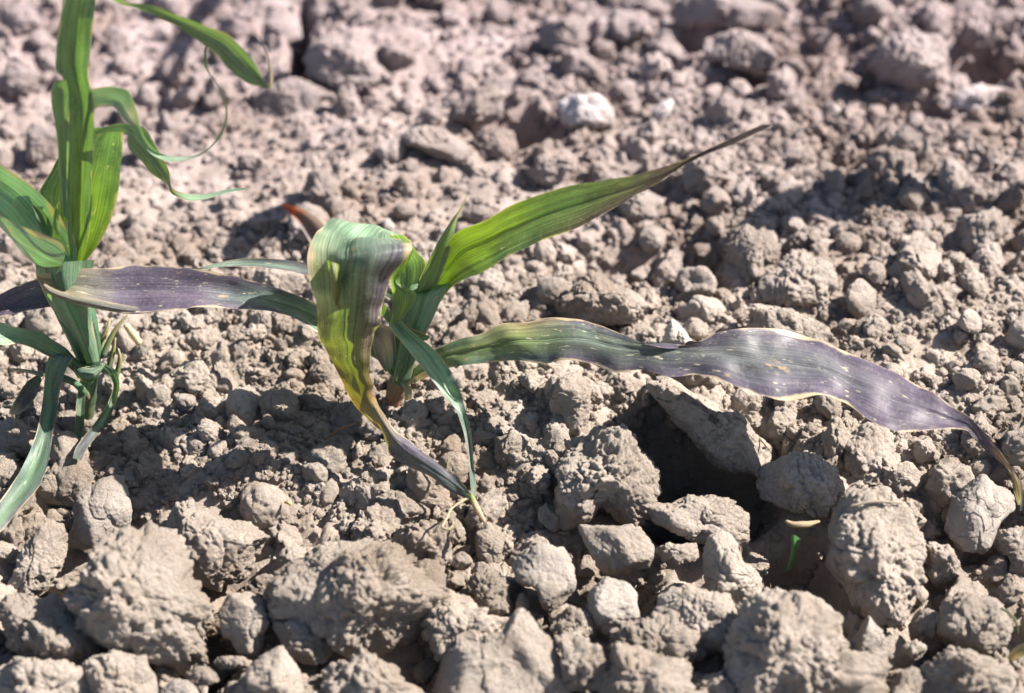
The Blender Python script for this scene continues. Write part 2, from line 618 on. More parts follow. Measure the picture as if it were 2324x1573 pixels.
gx = axis_pts(-0.33, 0.33, 0.0011, 60, 46)
gy = axis_pts(-0.25, 0.42, 0.0011, 60, 46)
GX, GY = np.meshgrid(gx, gy)
X, Y = GX.ravel(), GY.ravel()
inn = np.clip(1.4 - np.maximum(np.abs(X) / 0.5, np.abs(Y - 0.08) / 0.5), 0, 1)
Z = ground_h(X, Y)
near = inn > 0
Pn = np.stack([X[near], Y[near], np.zeros(near.sum())], 1)
wp = Pn + np.stack([vnoise(Pn, .006, 5), vnoise(Pn, .006, 6), 0 * X[near]], 1) * .0016
up = np.clip((Pn[:, 1] - .08) / .12, 0, 1) * np.clip(.55 + Pn[:, 0] / .1, .25, 1) + .5 * np.clip((Pn[:, 0] - .03) / .08, 0, 1)
wq = Pn + np.stack([vnoise(Pn, .02, 15), vnoise(Pn, .02, 16), 0 * X[near]], 1) * .006
Z[near] += (.0035 + .005 * np.clip(up, 0, 1.2)) * popcorn(wq, .024, 12, True) * np.clip(inn[near] * 3, 0, 1) + (.002 + .002 * np.clip(up, 0, 1)) * popcorn(wq, .013, 13, True)
patch = np.clip(.75 + 1.0 * vnoise(Pn, .045, 91), .15, 1.4)
zz = patch * (0.0028 * popcorn(wp, 0.0085, 1, True) + 0.0017 * popcorn(wp, 0.0042, 2, True) + 0.0009 * popcorn(wp, 0.0022, 3, True)) + 0.0004 * vnoise(Pn, 0.0018, 9) + .0004 * vnoise(Pn, 0.0035, 19)
Z[near] += zz * np.clip(inn[near] * 3, 0, 1)
far = ~near
Z[far] += 0
ZG = Z.reshape(len(gy), len(gx))
i0, j0 = int(np.searchsorted(gx, -.33 - 1e-6)), int(np.searchsorted(gy, -.25 - 1e-6))


def grid_h(x, y):
    """height of the finished ground sheet"""
    ix = np.clip(np.round((x + .33) / .0011).astype(int) + i0, 0, len(gx) - 1)
    iy = np.clip(np.round((y + .25) / .0011).astype(int) + j0, 0, len(gy) - 1)
    return ZG[iy, ix]


gm = grid_mesh('ground', np.stack([X, Y, Z], 1), len(gx), len(gy))
gm.materials.append(M_SOIL)
go = bpy.data.objects.new('ground', gm)
COL.objects.link(go)
tag(go, kind='structure')

# ------------------------------------------------------------------ lumps
_ico = {}


def ico(level):
    if level not in _ico:
        bm = bmesh.new()
        bmesh.ops.create_icosphere(bm, subdivisions=level, radius=1)
        me = bpy.data.meshes.new('lump')
        bm.to_mesh(me)
        bm.free()
        me.polygons.foreach_set('use_smooth', np.ones(len(me.polygons), dtype=bool))
        a = np.zeros(len(me.vertices) * 3, np.float32)
        me.vertices.foreach_get('co', a)
        a = a.reshape(-1, 3).astype(float)
        a /= np.linalg.norm(a, axis=1, keepdims=True)
        _ico[level] = (me, a)
    return _ico[level]


# per kind: facets, warp, big knobs, ridges, then crumb heights in metres
KIND = {'c': (3, .14, .16, .08, .0026, .0026, .0015, .00045), 'm': (6, .12, .11, .07, .0014, .0015, .0011, .00038), 's': (8, .09, .05, .06, .0004, .0005, .0005, .00022)}


def surface(q, rad, kind, seed, amp=1.0):
    nf, la, kn, rg, p1, p2, p3, p4 = KIND[kind]
    rs = np.random.default_rng(seed)
    size = np.abs(q).max()
    for _ in range(nf):
        nrm = rs.normal(size=3)
        nrm[2] = abs(nrm[2]) * 1.2 + 0.25
        nrm /= np.linalg.norm(nrm)
        s = q @ nrm
        thr = s.max() * rs.uniform(.55, .85)
        soft = s.max() * (.10 if kind == 'c' else .045)
        x = (s - thr) / soft
        ex = np.where(x > 20, x, np.log1p(np.exp(np.clip(x, -30, 20)))) * soft
        q = q - np.outer(ex * 0.8, nrm)
    off = seed * 0.37
    d = q / (np.linalg.norm(q, axis=1, keepdims=True) + 1e-9)
    Q = q + off
    wv = np.stack([vnoise(Q, size * .5, seed), vnoise(Q, size * .5, seed + 1), vnoise(Q, size * .5, seed + 2)], 1)
    q = q + wv * size * la
    ws = Q + wv * size * .14
    wl = ws + np.stack([vnoise(Q, .004, seed + 31), vnoise(Q, .004, seed + 32), vnoise(Q, .004, seed + 33)], 1) * .0012
    hb = kn * size * (popcorn(ws, size * .75, seed + 7) - .35) - rg * size * (1 - np.abs(vnoise(ws, size * .55, seed + 8)) * 2.2).clip(0, 1) ** 3
    # scooped hollows
    for _ in range(2):
        c = rs.normal(size=3)
        c[2] = abs(c[2]) + .2
        c /= np.linalg.norm(c)
        hb = hb - rg * 1.3 * size * np.exp(-((d - c) ** 2).sum(1) / .09)
    s1 = min(.0070, size * .42)
    s2 = min(.0034, size * .22)
    s3 = min(.0017, size * .12)
    msk = np.clip(0.75 + 1.1 * vnoise(Q, size * .6, seed + 11), 0.2, 1.5)
    h = p1 * s1 / .0070 * popcorn(wl, s1, seed + 3) * msk + p2 * s2 / .0034 * popcorn(wl, s2, seed + 4) * msk
    h = h + p3 * s3 / .0017 * popcorn(wl, s3, seed + 6) * msk + p4 * min(1, size / .012) * vnoise(ws, .0009, seed + 5)
    dp, rp = worley(wl, min(.0046, size * .3), seed + 50)
    pit = np.clip(1 - dp / .42, 0, 1) ** .7 * (rp > .45) * min(.0014, size * .07) * (1.0 if kind == 'c' else .6 if kind == 'm' else .25)
    # cracks
    dk = np.abs(vnoise(ws, size * .8, seed + 60) + .25 * vnoise(ws, size * .2, seed + 61))
    crk = np.clip(1 - dk / .035, 0, 1) * min(.0010, size * .05)
    return q + d * (hb + h * amp - pit - crk)[:, None]


def new_lump(name, q, level, mat, loc, rot=None):
    me0, _ = ico(level)
    me = me0.copy()
    me.name = name
    me.vertices.foreach_set('co', q.astype(np.float32).ravel())
    me.update()
    me.materials.clear()
    me.materials.append(mat)
    o = bpy.data.objects.new(name, me)
    COL.objects.link(o)
    o.location = loc
    return o


NAMED = []
USED = set()


def short_of(label):
    w_ = label.split()
    stop = {'with', 'in', 'at', 'between', 'below', 'behind', 'of', 'beside', 'on', 'under', 'touching', 'lying', 'cut', 'left', 'right', 'standing', 'perched', 'beneath', 'half', 'leaning',
            'crossed', 'above', 'rising', 'sloping', 'near', 'resting', 'just', 'shaded', 'wedged', 'made', 'forming', 'touched'}
    for n in range(2, len(w_) + 1):
        t = ' '.join(w_[:n])
        if (n == len(w_) or w_[n] in stop) and w_[n - 1] not in stop and t not in USED and n <= 6:
            break
    t = ' '.join(w_[:min(n, 6)])
    USED.add(t)
    return t


PLACED = []      # (x, y, radius) of the big lumps


def hero(label, poly, kind='c', mat=None, depth=0.9, lift=0.22, seed=None, name='soil_clod', cat='soil clod', level=None, group=None):
    """a lump with its own outline, set on the ground where the photograph has it"""
    P = np.array(poly, float)
    lo, hi = P.min(0), P.max(0)
    cx, cy = (lo + hi) / 2
    wpx, hpx = hi - lo
    g = at_z(cx, cy, 0)
    sc0 = np.dot(g - cam_pos, c_fwd) * KX
    hz = float(ground_h(np.array([g[0]]), np.array([g[1]]))[0]) if cy > 960 else float(grid_h(np.array([g[0]]), np.array([g[1]]))[0]) * .7 + .0035
    z = max(hz, -0.006) + lift * min(hpx, wpx) * sc0
    c = at_z(cx, cy, z)
    sc = np.dot(c - cam_pos, c_fwd) * KX
    seed = seed if seed is not None else int(cx * 7 + cy * 13) % 9973
    if level is None:
        s_ = max(wpx, hpx)
        level = 7 if s_ > 165 else (6 if s_ > 60 else 5)
    _, p = ico(level)
    # outline radius by angle
    q2 = (P - [cx, cy]) * [sc, -sc]
    th = np.arctan2(p[:, 1], p[:, 0])
    tab = np.linspace(-math.pi, math.pi, 181)
    R = np.full(181, 1e-4)
    for k in range(len(q2)):
        a, b_ = q2[k], q2[(k + 1) % len(q2)]
        e = b_ - a
        dx, dy = np.cos(tab), np.sin(tab)
        den = dx * e[1] - dy * e[0]
        with np.errstate(divide='ignore', invalid='ignore'):
            t = (a[0] * e[1] - a[1] * e[0]) / den
            s = (a[0] * dy - a[1] * dx) / den
        ok = (t > 0) & (s >= -1e-6) & (s <= 1 + 1e-6)
        R = np.where(ok, np.maximum(R, t), R)
    ker = np.array([1, 2, 3, 2, 1.]) / 9
    Rp = np.concatenate([R[-5:-1], R, R[1:5]])
    R = np.convolve(Rp, ker, 'same')[4:-4]
    rr = np.interp(th, tab, R)
    # a fuller profile than a ball
    rho = np.sqrt(p[:, 0] ** 2 + p[:, 1] ** 2)
    f = rho ** 0.8
    D = depth * 0.5 * (min(wpx, hpx) * 0.8 + max(wpx, hpx) * 0.2) * sc
    q = np.stack([np.cos(th) * rr * f, np.sin(th) * rr * f, np.sign(p[:, 2]) * np.abs(p[:, 2]) ** .9 * D], 1)
    # compensate for noise growth
    q = surface(q * 1.03, rr, kind, seed)
    Wd = q[:, :1] * c_right + q[:, 1:2] * c_up - q[:, 2:3] * c_fwd
    o = new_lump(name, Wd, level, mat or (M_GREY if kind == 's' else M_CLOD), c.tolist())
    tag(o, label, cat, group)
    NAMED.append((cx, cy, short_of(label)))
    PLACED.append((c[0], c[1], 0.5 * max(wpx * .9, hpx * .9) * sc, c[2]))
    return o


def ell(cx, cy, w_, h_, rot=0, n=9, seed=0, j=.12):
    r = random.Random(seed + int(cx) * 3 + int(cy))
    o = []
    for k in range(n):
        a = 2 * math.pi * k / n + r.uniform(-.2, .2)
        f = 1 + r.uniform(-j, j)
        x, y = math.cos(a) * w_ / 2 * f, math.sin(a) * h_ / 2 * f
        o.append((cx + x * math.cos(rot) - y * math.sin(rot), cy + x * math.sin(rot) + y * math.cos(rot)))
    return o


# foreground, left to right
hero('wide lumpy tan clod with a smooth hollow face, lying at the lower left edge', [(-12, 1390), (40, 1362), (95, 1372), (125, 1345), (165, 1368), (215, 1392), (210, 1430), (247, 1470), (205, 1505), (160, 1520), (110, 1500), (60, 1470), (20, 1440), (-10, 1425)], 'm', depth=.8)
hero('tall knobbly clod made of two fused lumps between the wide clod and the dark gap', [(240, 1235), (275, 1222), (330, 1225), (382, 1270), (385, 1310), (440, 1375), (420, 1410), (440, 1480), (420, 1530), (340, 1500), (260, 1470), (210, 1420), (160, 1380), (210, 1310)], 'c', depth=.8, lift=.3)
hero('broad pale clod with crumbly left end and flat right face, crossed by a leaf shadow', [(330, 1185), (370, 1145), (430, 1140), (470, 1165), (560, 1190), (612, 1225), (580, 1270), (555, 1310), (500, 1330), (420, 1300), (370, 1262), (335, 1225)], 'm', depth=.7, lift=.3)
hero('smooth grey slab standing upright with a bright crumbly patch on its right rim', [(235, 1075), (300, 1058), (312, 1100), (305, 1160), (290, 1230), (215, 1248), (155, 1240), (170, 1190), (178, 1130)], 's', depth=.5, lift=.42)
hero('rounded smooth clod touching the left side of the upright grey slab', [(95, 1090), (140, 1042), (180, 1038), (205, 1070), (200, 1130), (165, 1168), (110, 1165), (88, 1130)], 's', mat=M_CLOD, lift=.3)
hero('narrow slanting clod below the rounded clod at the left edge', [(90, 1190), (135, 1185), (150, 1230), (140, 1290), (100, 1350), (10, 1365), (20, 1320), (70, 1260)], 'm', depth=.8)
hero('bright angular clod with a white face beside the knobbly two-lump clod', [(520, 1350), (560, 1330), (590, 1345), (600, 1385), (626, 1420), (600, 1440), (585, 1486), (545, 1475), (505, 1440), (502, 1390)], 's', mat=M_PALE, lift=.3)
hero('pale lumpy clod wedged left of the largest foreground clod', [(635, 1420), (680, 1408), (740, 1420), (762, 1455), (740, 1495), (690, 1510), (640, 1490)], 'm')
hero('bright clod cut by the bottom edge with a sharp dark shadow on it', [(600, 1480), (640, 1470), (670, 1500), (695, 1570), (640, 1600), (560, 1600), (560, 1525)], 's', mat=M_PALE, lift=.35)
hero('rough tan clod at the bottom edge under the knobbly two-lump clod', [(195, 1505), (260, 1485), (320, 1492), (356, 1530), (350, 1600), (190, 1600), (180, 1550)], 'm')
hero('crumbly flat clod in the bottom left corner', [(-20, 1520), (50, 1500), (120, 1512), (185, 1530), (175, 1610), (-20, 1610)], 'c', depth=.7)
hero('thin flat flake lying on edge below the dark gap in the foreground', [(404, 1535), (450, 1514), (500, 1525), (495, 1545), (450, 1558), (415, 1552)], 's', mat=M_CLOD, depth=.5)
hero('small flat flake just behind the thin flake below the dark gap', [(485, 1495), (520, 1488), (570, 1498), (560, 1512), (500, 1514)], 'm', depth=.5)
hero('pale flake cut by the bottom edge right of the thin flake', [(352, 1580), (400, 1545), (455, 1555), (470, 1600), (360, 1610)], 's', depth=.5)
hero('largest knobbly clod of the foreground, pitted all over, in front of the middle seedling', [(745, 1220), (790, 1235), (850, 1260), (900, 1275), (940, 1310), (985, 1330), (1015, 1380), (960, 1410), (925, 1460), (850, 1480), (790, 1475), (700, 1440), (640, 1400), (625, 1350), (680, 1290)], 'c', depth=.75, lift=.3)
hero('small bright clod with a dark cleft on its left, behind the big grey slab', [(965, 1385), (1010, 1360), (1065, 1362), (1100, 1400), (1140, 1410), (1130, 1450), (1080, 1480), (1010, 1478), (972, 1440)], 'm', mat=M_PALE, depth=.9)
hero('big smooth grey slab with a pointed top and fine cracks at the bottom edge', [(1160, 1400), (1180, 1380), (1205, 1400), (1250, 1440), (1275, 1500), (1290, 1580), (1285, 1640), (960, 1640), (958, 1560), (975, 1500), (1030, 1480), (1090, 1470), (1140, 1440)], 's', mat=M_CLOD, depth=.3, lift=.2, seed=4242)
hero('dark crumbly clod with a pointed top, cut by the bottom edge left of the slab', [(740, 1525), (790, 1500), (825, 1480), (850, 1500), (855, 1535), (890, 1560), (950, 1570), (960, 1620), (735, 1620)], 'c', depth=.8)
hero('pale double-headed clod standing behind the pointed top of the big grey slab', [(1168, 1260), (1200, 1245), (1240, 1238), (1290, 1232), (1308, 1270), (1300, 1310), (1310, 1350), (1280, 1385), (1235, 1375), (1220, 1340), (1180, 1320), (1165, 1290)], 's', depth=.8, lift=.35)
hero('round clod perched on the right shoulder of the big grey slab', [(1265, 1400), (1300, 1380), (1340, 1395), (1352, 1435), (1320, 1462), (1275, 1452), (1258, 1425)], 'm')
hero('crumbly clod beneath the perched round clod at the bottom right of the grey slab', [(1275, 1465), (1330, 1455), (1362, 1490), (1365, 1560), (1350, 1610), (1295, 1600), (1285, 1530)], 'c')
hero('small popcorn-like clod in front of the shaded round clod', [(795, 1195), (830, 1172), (870, 1172), (912, 1200), (915, 1230), (870, 1250), (815, 1245)], 'c')
hero('shaded rounded clod in the shadow below the tip of the drooping leaf', [(835, 1150), (880, 1118), (930, 1115), (968, 1145), (960, 1190), (915, 1208), (850, 1195)], 'm')
hero('crumbly clod with a jagged lower edge below the dry leaf tip', [(900, 1230), (940, 1205), (1000, 1200), (1042, 1235), (1020, 1280), (975, 1292), (920, 1275)], 'c')
hero('block-shaped clod half in shadow right of the jagged crumbly clod', [(1075, 1215), (1110, 1200), (1145, 1215), (1140, 1270), (1110, 1284), (1072, 1265)], 's', mat=M_CLOD)
hero('small smooth clod below the block-shaped clod', ell(1045, 1272, 54, 38), 's', mat=M_CLOD)
hero('small round clod left of the ring-shaped crumbly clod', ell(1030, 1318, 54, 44), 's', mat=M_CLOD)
hero('ring-shaped crumbly clod left of the pale double-headed clod', [(1085, 1320), (1115, 1305), (1150, 1325), (1150, 1375), (1120, 1395), (1085, 1375), (1075, 1345)], 'c')
hero('small smooth chip above the ring-shaped clod', ell(1092, 1295, 40, 36), 's', mat=M_CLOD)
hero('slim upright chip between the bright clefted clod and the double-headed clod', ell(1185, 1375, 34, 60), 's', mat=M_CLOD)
hero('tall popcorn-textured clod under the middle of the long purple leaf', [(1300, 1010), (1340, 985), (1400, 980), (1440, 1000), (1450, 1050), (1475, 1090), (1465, 1125), (1410, 1150), (1350, 1145), (1320, 1180), (1270, 1200), (1255, 1150), (1290, 1090)], 'c', depth=.8, lift=.4)
hero('pale cap-shaped clod with a drooping shaded right side', [(1312, 1200), (1360, 1192), (1420, 1195), (1470, 1210), (1487, 1250), (1470, 1300), (1430, 1325), (1385, 1318), (1355, 1290), (1340, 1245)], 's', mat=M_PALE, depth=.75, lift=.4)
hero('rounded pale clod in front of the cap-shaped clod', [(1325, 1345), (1370, 1315), (1420, 1318), (1450, 1350), (1448, 1400), (1410, 1430), (1370, 1442), (1330, 1400)], 's', lift=.35)
hero('bright elongated clod leaning right at the edge of the deep dark hole', [(1610, 1225), (1645, 1207), (1670, 1235), (1690, 1280), (1725, 1320), (1735, 1355), (1700, 1395), (1655, 1385), (1610, 1355), (1578, 1310), (1585, 1260)], 's', mat=M_PALE, depth=.7, lift=.4)
hero('flat overhanging clod with a crumbly top behind the bright elongated clod', [(1488, 1155), (1530, 1128), (1600, 1125), (1680, 1140), (1705, 1170), (1690, 1215), (1640, 1235), (1560, 1225), (1510, 1195)], 'c', depth=.6, lift=.4)
hero('thin crusted clod left of the bright elongated clod', [(1480, 1240), (1520, 1232), (1590, 1240), (1592, 1268), (1550, 1282), (1500, 1272)], 'm', depth=.6, lift=.4)
hero('squarish tan clod with a notched shadow below the bright elongated clod', [(1500, 1360), (1530, 1343), (1600, 1355), (1660, 1385), (1672, 1440), (1655, 1475), (1600, 1460), (1540, 1440), (1495, 1420)], 'm', depth=.8, lift=.35)
hero('large blackberry-like clod at the bottom right with many small knobs', [(1720, 1370), (1765, 1338), (1810, 1350), (1860, 1375), (1900, 1400), (1885, 1440), (1870, 1490), (1865, 1540), (1850, 1620), (1670, 1620), (1650, 1530), (1665, 1470), (1685, 1420)], 'c', depth=.8, lift=.3)
hero('cone-shaped smooth clod right of the blackberry-like clod', [(1968, 1396), (2000, 1430), (2018, 1480), (2015, 1545), (1925, 1545), (1930, 1470), (1950, 1420)], 's', depth=.8)
hero('lumpy clod with several heads at the bottom edge right of the grey slab', [(1340, 1520), (1390, 1490), (1440, 1500), (1480, 1515), (1540, 1510), (1557, 1550), (1540, 1620), (1330, 1620)], 'c', depth=.8)
hero('flat crumbly clod in front of the rounded pale clod', [(1392, 1450), (1440, 1420), (1500, 1425), (1570, 1440), (1590, 1470), (1560, 1515), (1490, 1520), (1420, 1495)], 'c', depth=.7)
hero('crumbly clod at the bottom edge below the squarish tan clod', [(1580, 1540), (1625, 1530), (1660, 1560), (1660, 1620), (1560, 1620)], 'c')
hero('big rough clod with porous face and a ridge across its top at the right', [(1900, 1160), (1950, 1125), (2010, 1128), (2060, 1145), (2075, 1180), (2100, 1220), (2095, 1270), (2060, 1350), (2030, 1400), (1980, 1390), (1930, 1360), (1880, 1300), (1880, 1220)], 'c', depth=.8, lift=.38)
hero('smooth grey faceted clod touched by the dry tip of the long purple leaf', [(2155, 1110), (2200, 1085), (2240, 1078), (2260, 1105), (2312, 1130), (2310, 1155), (2260, 1195), (2240, 1250), (2190, 1250), (2150, 1210), (2146, 1150)], 's', depth=.8, lift=.38)
hero('grooved pale clod behind the big rough porous clod', [(1915, 1000), (1960, 965), (2005, 970), (2028, 1020), (2025, 1080), (1985, 1125), (1940, 1120), (1912, 1060)], 'm', depth=.7, lift=.3)
hero('long pale slab forming the rim of the deep dark hole', [(1480, 868), (1545, 880), (1590, 915), (1650, 945), (1700, 985), (1760, 1020), (1800, 1055), (1775, 1100), (1715, 1082), (1660, 1065), (1600, 1010), (1560, 975), (1515, 930)], 'm', mat=M_PALE, depth=1.0, lift=.35, level=7)
hero('overhanging clod with white crest at the end of the pale rim slab', [(1715, 1050), (1770, 1032), (1850, 1035), (1900, 1072), (1928, 1135), (1915, 1172), (1860, 1160), (1790, 1150), (1730, 1115)], 'm', mat=M_PALE, depth=.9, lift=.45, level=7)
hero('rough upright clod between the porous clod and the grey faceted clod', [(2110, 1240), (2145, 1225), (2170, 1250), (2180, 1310), (2170, 1350), (2130, 1345), (2112, 1290)], 'c')
hero('small pitted round clod below the big porous clod', ell(2108, 1412, 58, 60), 'm')
hero('dark flattish clod in the shade at the lower right', [(2140, 1380), (2190, 1352), (2260, 1370), (2290, 1420), (2270, 1480), (2190, 1495), (2135, 1450)], 'm', depth=.7)
hero('small white-topped chip left of the dark clod at the lower right', ell(2075, 1475, 60, 36), 'm', mat=M_PALE)
hero('small smooth clod below the blackberry clod and cone-shaped clod', ell(1905, 1480, 50, 80), 'm')
hero('crumbly clod in the bottom right corner', [(2100, 1510), (2160, 1500), (2250, 1515), (2300, 1550), (2290, 1620), (2090, 1620)], 'c')
hero('flat dark clod right of the cone-shaped clod at the bottom edge', [(2030, 1540), (2075, 1520), (2120, 1545), (2110, 1610), (2020, 1610)], 'm')
hero('tall pitted clod with a bright right face below the base of the purple leaf', [(1265, 860), (1310, 850), (1340, 890), (1335, 950), (1300, 1000), (1262, 990), (1250, 920)], 'm', lift=.3)
hero('upright clod half in shade left of the middle stem', [(525, 890), (560, 870), (582, 900), (580, 960), (575, 1000), (535, 975), (520, 930)], 'm')
hero('round clod with shaded top right of the upright half-shaded clod', ell(630, 925, 76, 82), 'm')
hero('small ball-shaped clod in the shadow behind the pale angular clods', ell(420, 912, 46, 44), 's', mat=M_CLOD)
hero('shaded rounded clod left of the withered leaf at the left edge', [(-30, 975), (40, 955), (90, 975), (95, 1020), (60, 1055), (-30, 1050)], 'm')
hero('small bright pyramid-shaped clod in front of the shaded crumbs', [(445, 1045), (475, 1008), (500, 1035), (495, 1065), (455, 1075)], 's', mat=M_PALE)
hero('dark angular chip below the bright pyramid-shaped clod', [(380, 1110), (435, 1070), (465, 1100), (455, 1130), (405, 1128)], 's', mat=M_CLOD, depth=.6)
hero('crumbly clod on the slope right of the drooping green leaf', [(205, 1000), (250, 983), (300, 1000), (305, 1040), (255, 1055), (210, 1045)], 'm')
hero('crumbly clod behind the upright grey slab', [(330, 990), (400, 975), (445, 1000), (440, 1040), (380, 1055), (335, 1035)], 'c')
hero('smooth banded clod crossed by the leaf shadow left of the largest clod', [(625, 1150), (670, 1128), (695, 1150), (695, 1200), (650, 1205), (618, 1190)], 's', mat=M_CLOD)
# middle and upper field
hero('round popcorn clod above the arched start of the long purple leaf', [(1280, 680), (1310, 645), (1380, 635), (1425, 650), (1448, 690), (1430, 725), (1370, 740), (1310, 728), (1275, 705)], 'c', lift=.3)
hero('bright smooth clod behind the fold of the long purple leaf', [(1535, 700), (1575, 672), (1625, 680), (1650, 705), (1620, 740), (1565, 735)], 's', mat=M_PALE)
hero('white pointed chip rising behind the fold of the long purple leaf', [(1498, 790), (1515, 735), (1530, 725), (1560, 760), (1585, 795), (1540, 810)], 's', mat=M_WHITE, lift=.4)
hero('steep rounded clod with a shaded left face in the middle right field', [(1745, 660), (1770, 600), (1820, 575), (1870, 600), (1890, 650), (1860, 690), (1800, 705), (1750, 695)], 'c', lift=.3)
hero('crusted slab sloping down behind the long purple leaf', [(1700, 690), (1745, 680), (1800, 710), (1870, 740), (1905, 780), (1880, 810), (1800, 790), (1720, 740)], 'm', depth=.6)
hero('tall crumb stack beside the curved leaf shadow', [(1640, 560), (1690, 510), (1740, 505), (1765, 560), (1740, 640), (1700, 680), (1650, 650)], 'c')
hero('narrow slanting clod in the shaded gap behind the green leaf', [(1480, 625), (1540, 555), (1550, 580), (1530, 640), (1500, 660)], 'm', lift=.3)
hero('large ball-shaped clod in the upper right with a shaded left side', [(1985, 130), (2010, 90), (2060, 78), (2110, 95), (2130, 140), (2115, 185), (2060, 200), (2000, 185)], 'c', lift=.4)
hero('white shell-shaped stone with a grey hollow near the right edge', [(2140, 222), (2180, 205), (2230, 188), (2285, 200), (2310, 225), (2290, 245), (2220, 250), (2170, 245)], 's', mat=M_WHITE, depth=.7, name='pale_stone', cat='stone')
hero('bright white-faced stone above the leaning green leaf', [(1265, 235), (1300, 220), (1350, 210), (1385, 240), (1400, 280), (1370, 310), (1310, 310), (1275, 280)], 's', mat=M_WHITE, lift=.35, name='pale_stone', cat='stone')
hero('small white egg-shaped stone right of the bright white-faced stone', [(1483, 240), (1505, 222), (1530, 228), (1520, 260), (1490, 282), (1478, 262)], 's', mat=M_WHITE, name='pale_stone', cat='stone')
hero('small white stone chip left of the shell-shaped stone', [(1865, 235), (1890, 230), (1915, 250), (1905, 270), (1880, 265)], 's', mat=M_WHITE, name='pale_stone', cat='stone')
hero('pale stone chip below the ball-shaped clod', [(1820, 295), (1850, 280), (1885, 288), (1890, 310), (1850, 318)], 's', mat=M_PALE, name='pale_stone', cat='stone')
hero('angular clod with a dark cave on its left at the top right', [(1600, 80), (1640, 65), (1700, 70), (1745, 100), (1780, 140), (1740, 165), (1680, 150), (1620, 130)], 'm', lift=.5)
hero('shaded round clod left of the dark crack at the top', [(590, 40), (640, 20), (680, 40), (685, 80), (650, 105), (600, 95), (582, 65)], 's', mat=M_CLOD)
hero('large flat clod right of the dark crack at the top', [(695, 130), (720, 95), (800, 75), (870, 90), (880, 150), (840, 195), (760, 205), (705, 185)], 'm', depth=.6)
hero('rounded clod with a shaded underside in the upper middle', [(1030, 220), (1060, 190), (1110, 195), (1145, 220), (1140, 265), (1090, 285), (1040, 265)], 'm', lift=.4)
hero('sloping flat clod below the rounded clod in the upper middle', [(905, 290), (960, 280), (1040, 310), (1100, 350), (1080, 370), (1000, 350), (930, 330)], 'm', depth=.5)
hero('lumpy clod behind the curled leaf tip of the left seedling', [(560, 190), (650, 170), (730, 200), (780, 235), (740, 290), (650, 295), (570, 260)], 'm', depth=.5)
hero('pale clod at the left edge beside the tall upright leaf', ell(45, 190, 90, 76), 'm')
hero('grey clod below the pale clod at the left edge', ell(95, 330, 90, 90), 'm', depth=.7)
hero('clod at the top left corner left of the tall upright leaf', ell(40, 60, 110, 90), 'm', depth=.7)
hero('rounded clod near the top edge above the white-faced stone', ell(1290, 85, 110, 90), 'm', depth=.8)
hero('clod right of the rounded clod near the top edge', ell(1420, 60, 120, 90), 'm', depth=.8)
hero('wide pale clod at the top edge above the angular clod', [(1500, 10), (1600, -15), (1760, -10), (1800, 40), (1740, 65), (1620, 60), (1520, 50)], 's', mat=M_CLOD, depth=.6)
hero('clod at the top right beside the dark gap', ell(2190, 40, 130, 90), 'm')
hero('clod on the right edge above the white shell-shaped stone', ell(2312, 140, 70, 130), 'm')
hero('white chip behind the curled top of the middle seedling', [(868, 500), (880, 488), (892, 510), (895, 535), (872, 530)], 's', mat=M_WHITE, lift=.5, name='pale_stone', cat='stone')
hero('purple-grey clod shaded behind the leaves left of the middle seedling', [(560, 640), (620, 610), (680, 625), (700, 655), (650, 680), (580, 670)], 'm')
hero('pale clod resting on the crumbs under the leaning green leaf', ell(1095, 640, 110, 70), 'm', depth=.6)
hero('crumbly clod right of the shaded gap under the green leaf', ell(1450, 480, 110, 80), 'c', depth=.7)
hero('knobbly clod under the tip of the leaning green leaf', ell(1600, 400, 90, 90), 'c', depth=.8)
hero('clod just above the middle of the leaning green leaf', ell(1260, 380, 100, 80), 'c', depth=.8)

# ------------------------------------------------------------------ loose small clods, each its own object
_lib = []


def lib_lump(level, kind, seed, r=0.5):
    _, p = ico(level)
    rs = np.random.default_rng(seed)
    q = p * rs.uniform(.75, 1.15, size=3) * r
    return surface(q, None, kind, seed, 1.35)


for k in range(16):
    kd = 'cmssmcms'[k % 8]
    q = lib_lump(5, kd, 500 + k, 0.0065)
    me0, _ = ico(5)
    me = me0.copy()
    me.name = 'small_clod_shape'
    me.vertices.foreach_set('co', q.astype(np.float32).ravel())
    me.update()
    me.materials.append(M_CLOD)
    _lib.append(me)


def project(p):
    d = np.array(p) - cam_pos
    z = d @ c_fwd
    return W0 / 2 + (d @ c_right) / z / KX, H0 / 2 - (d @ c_up) / z / KX


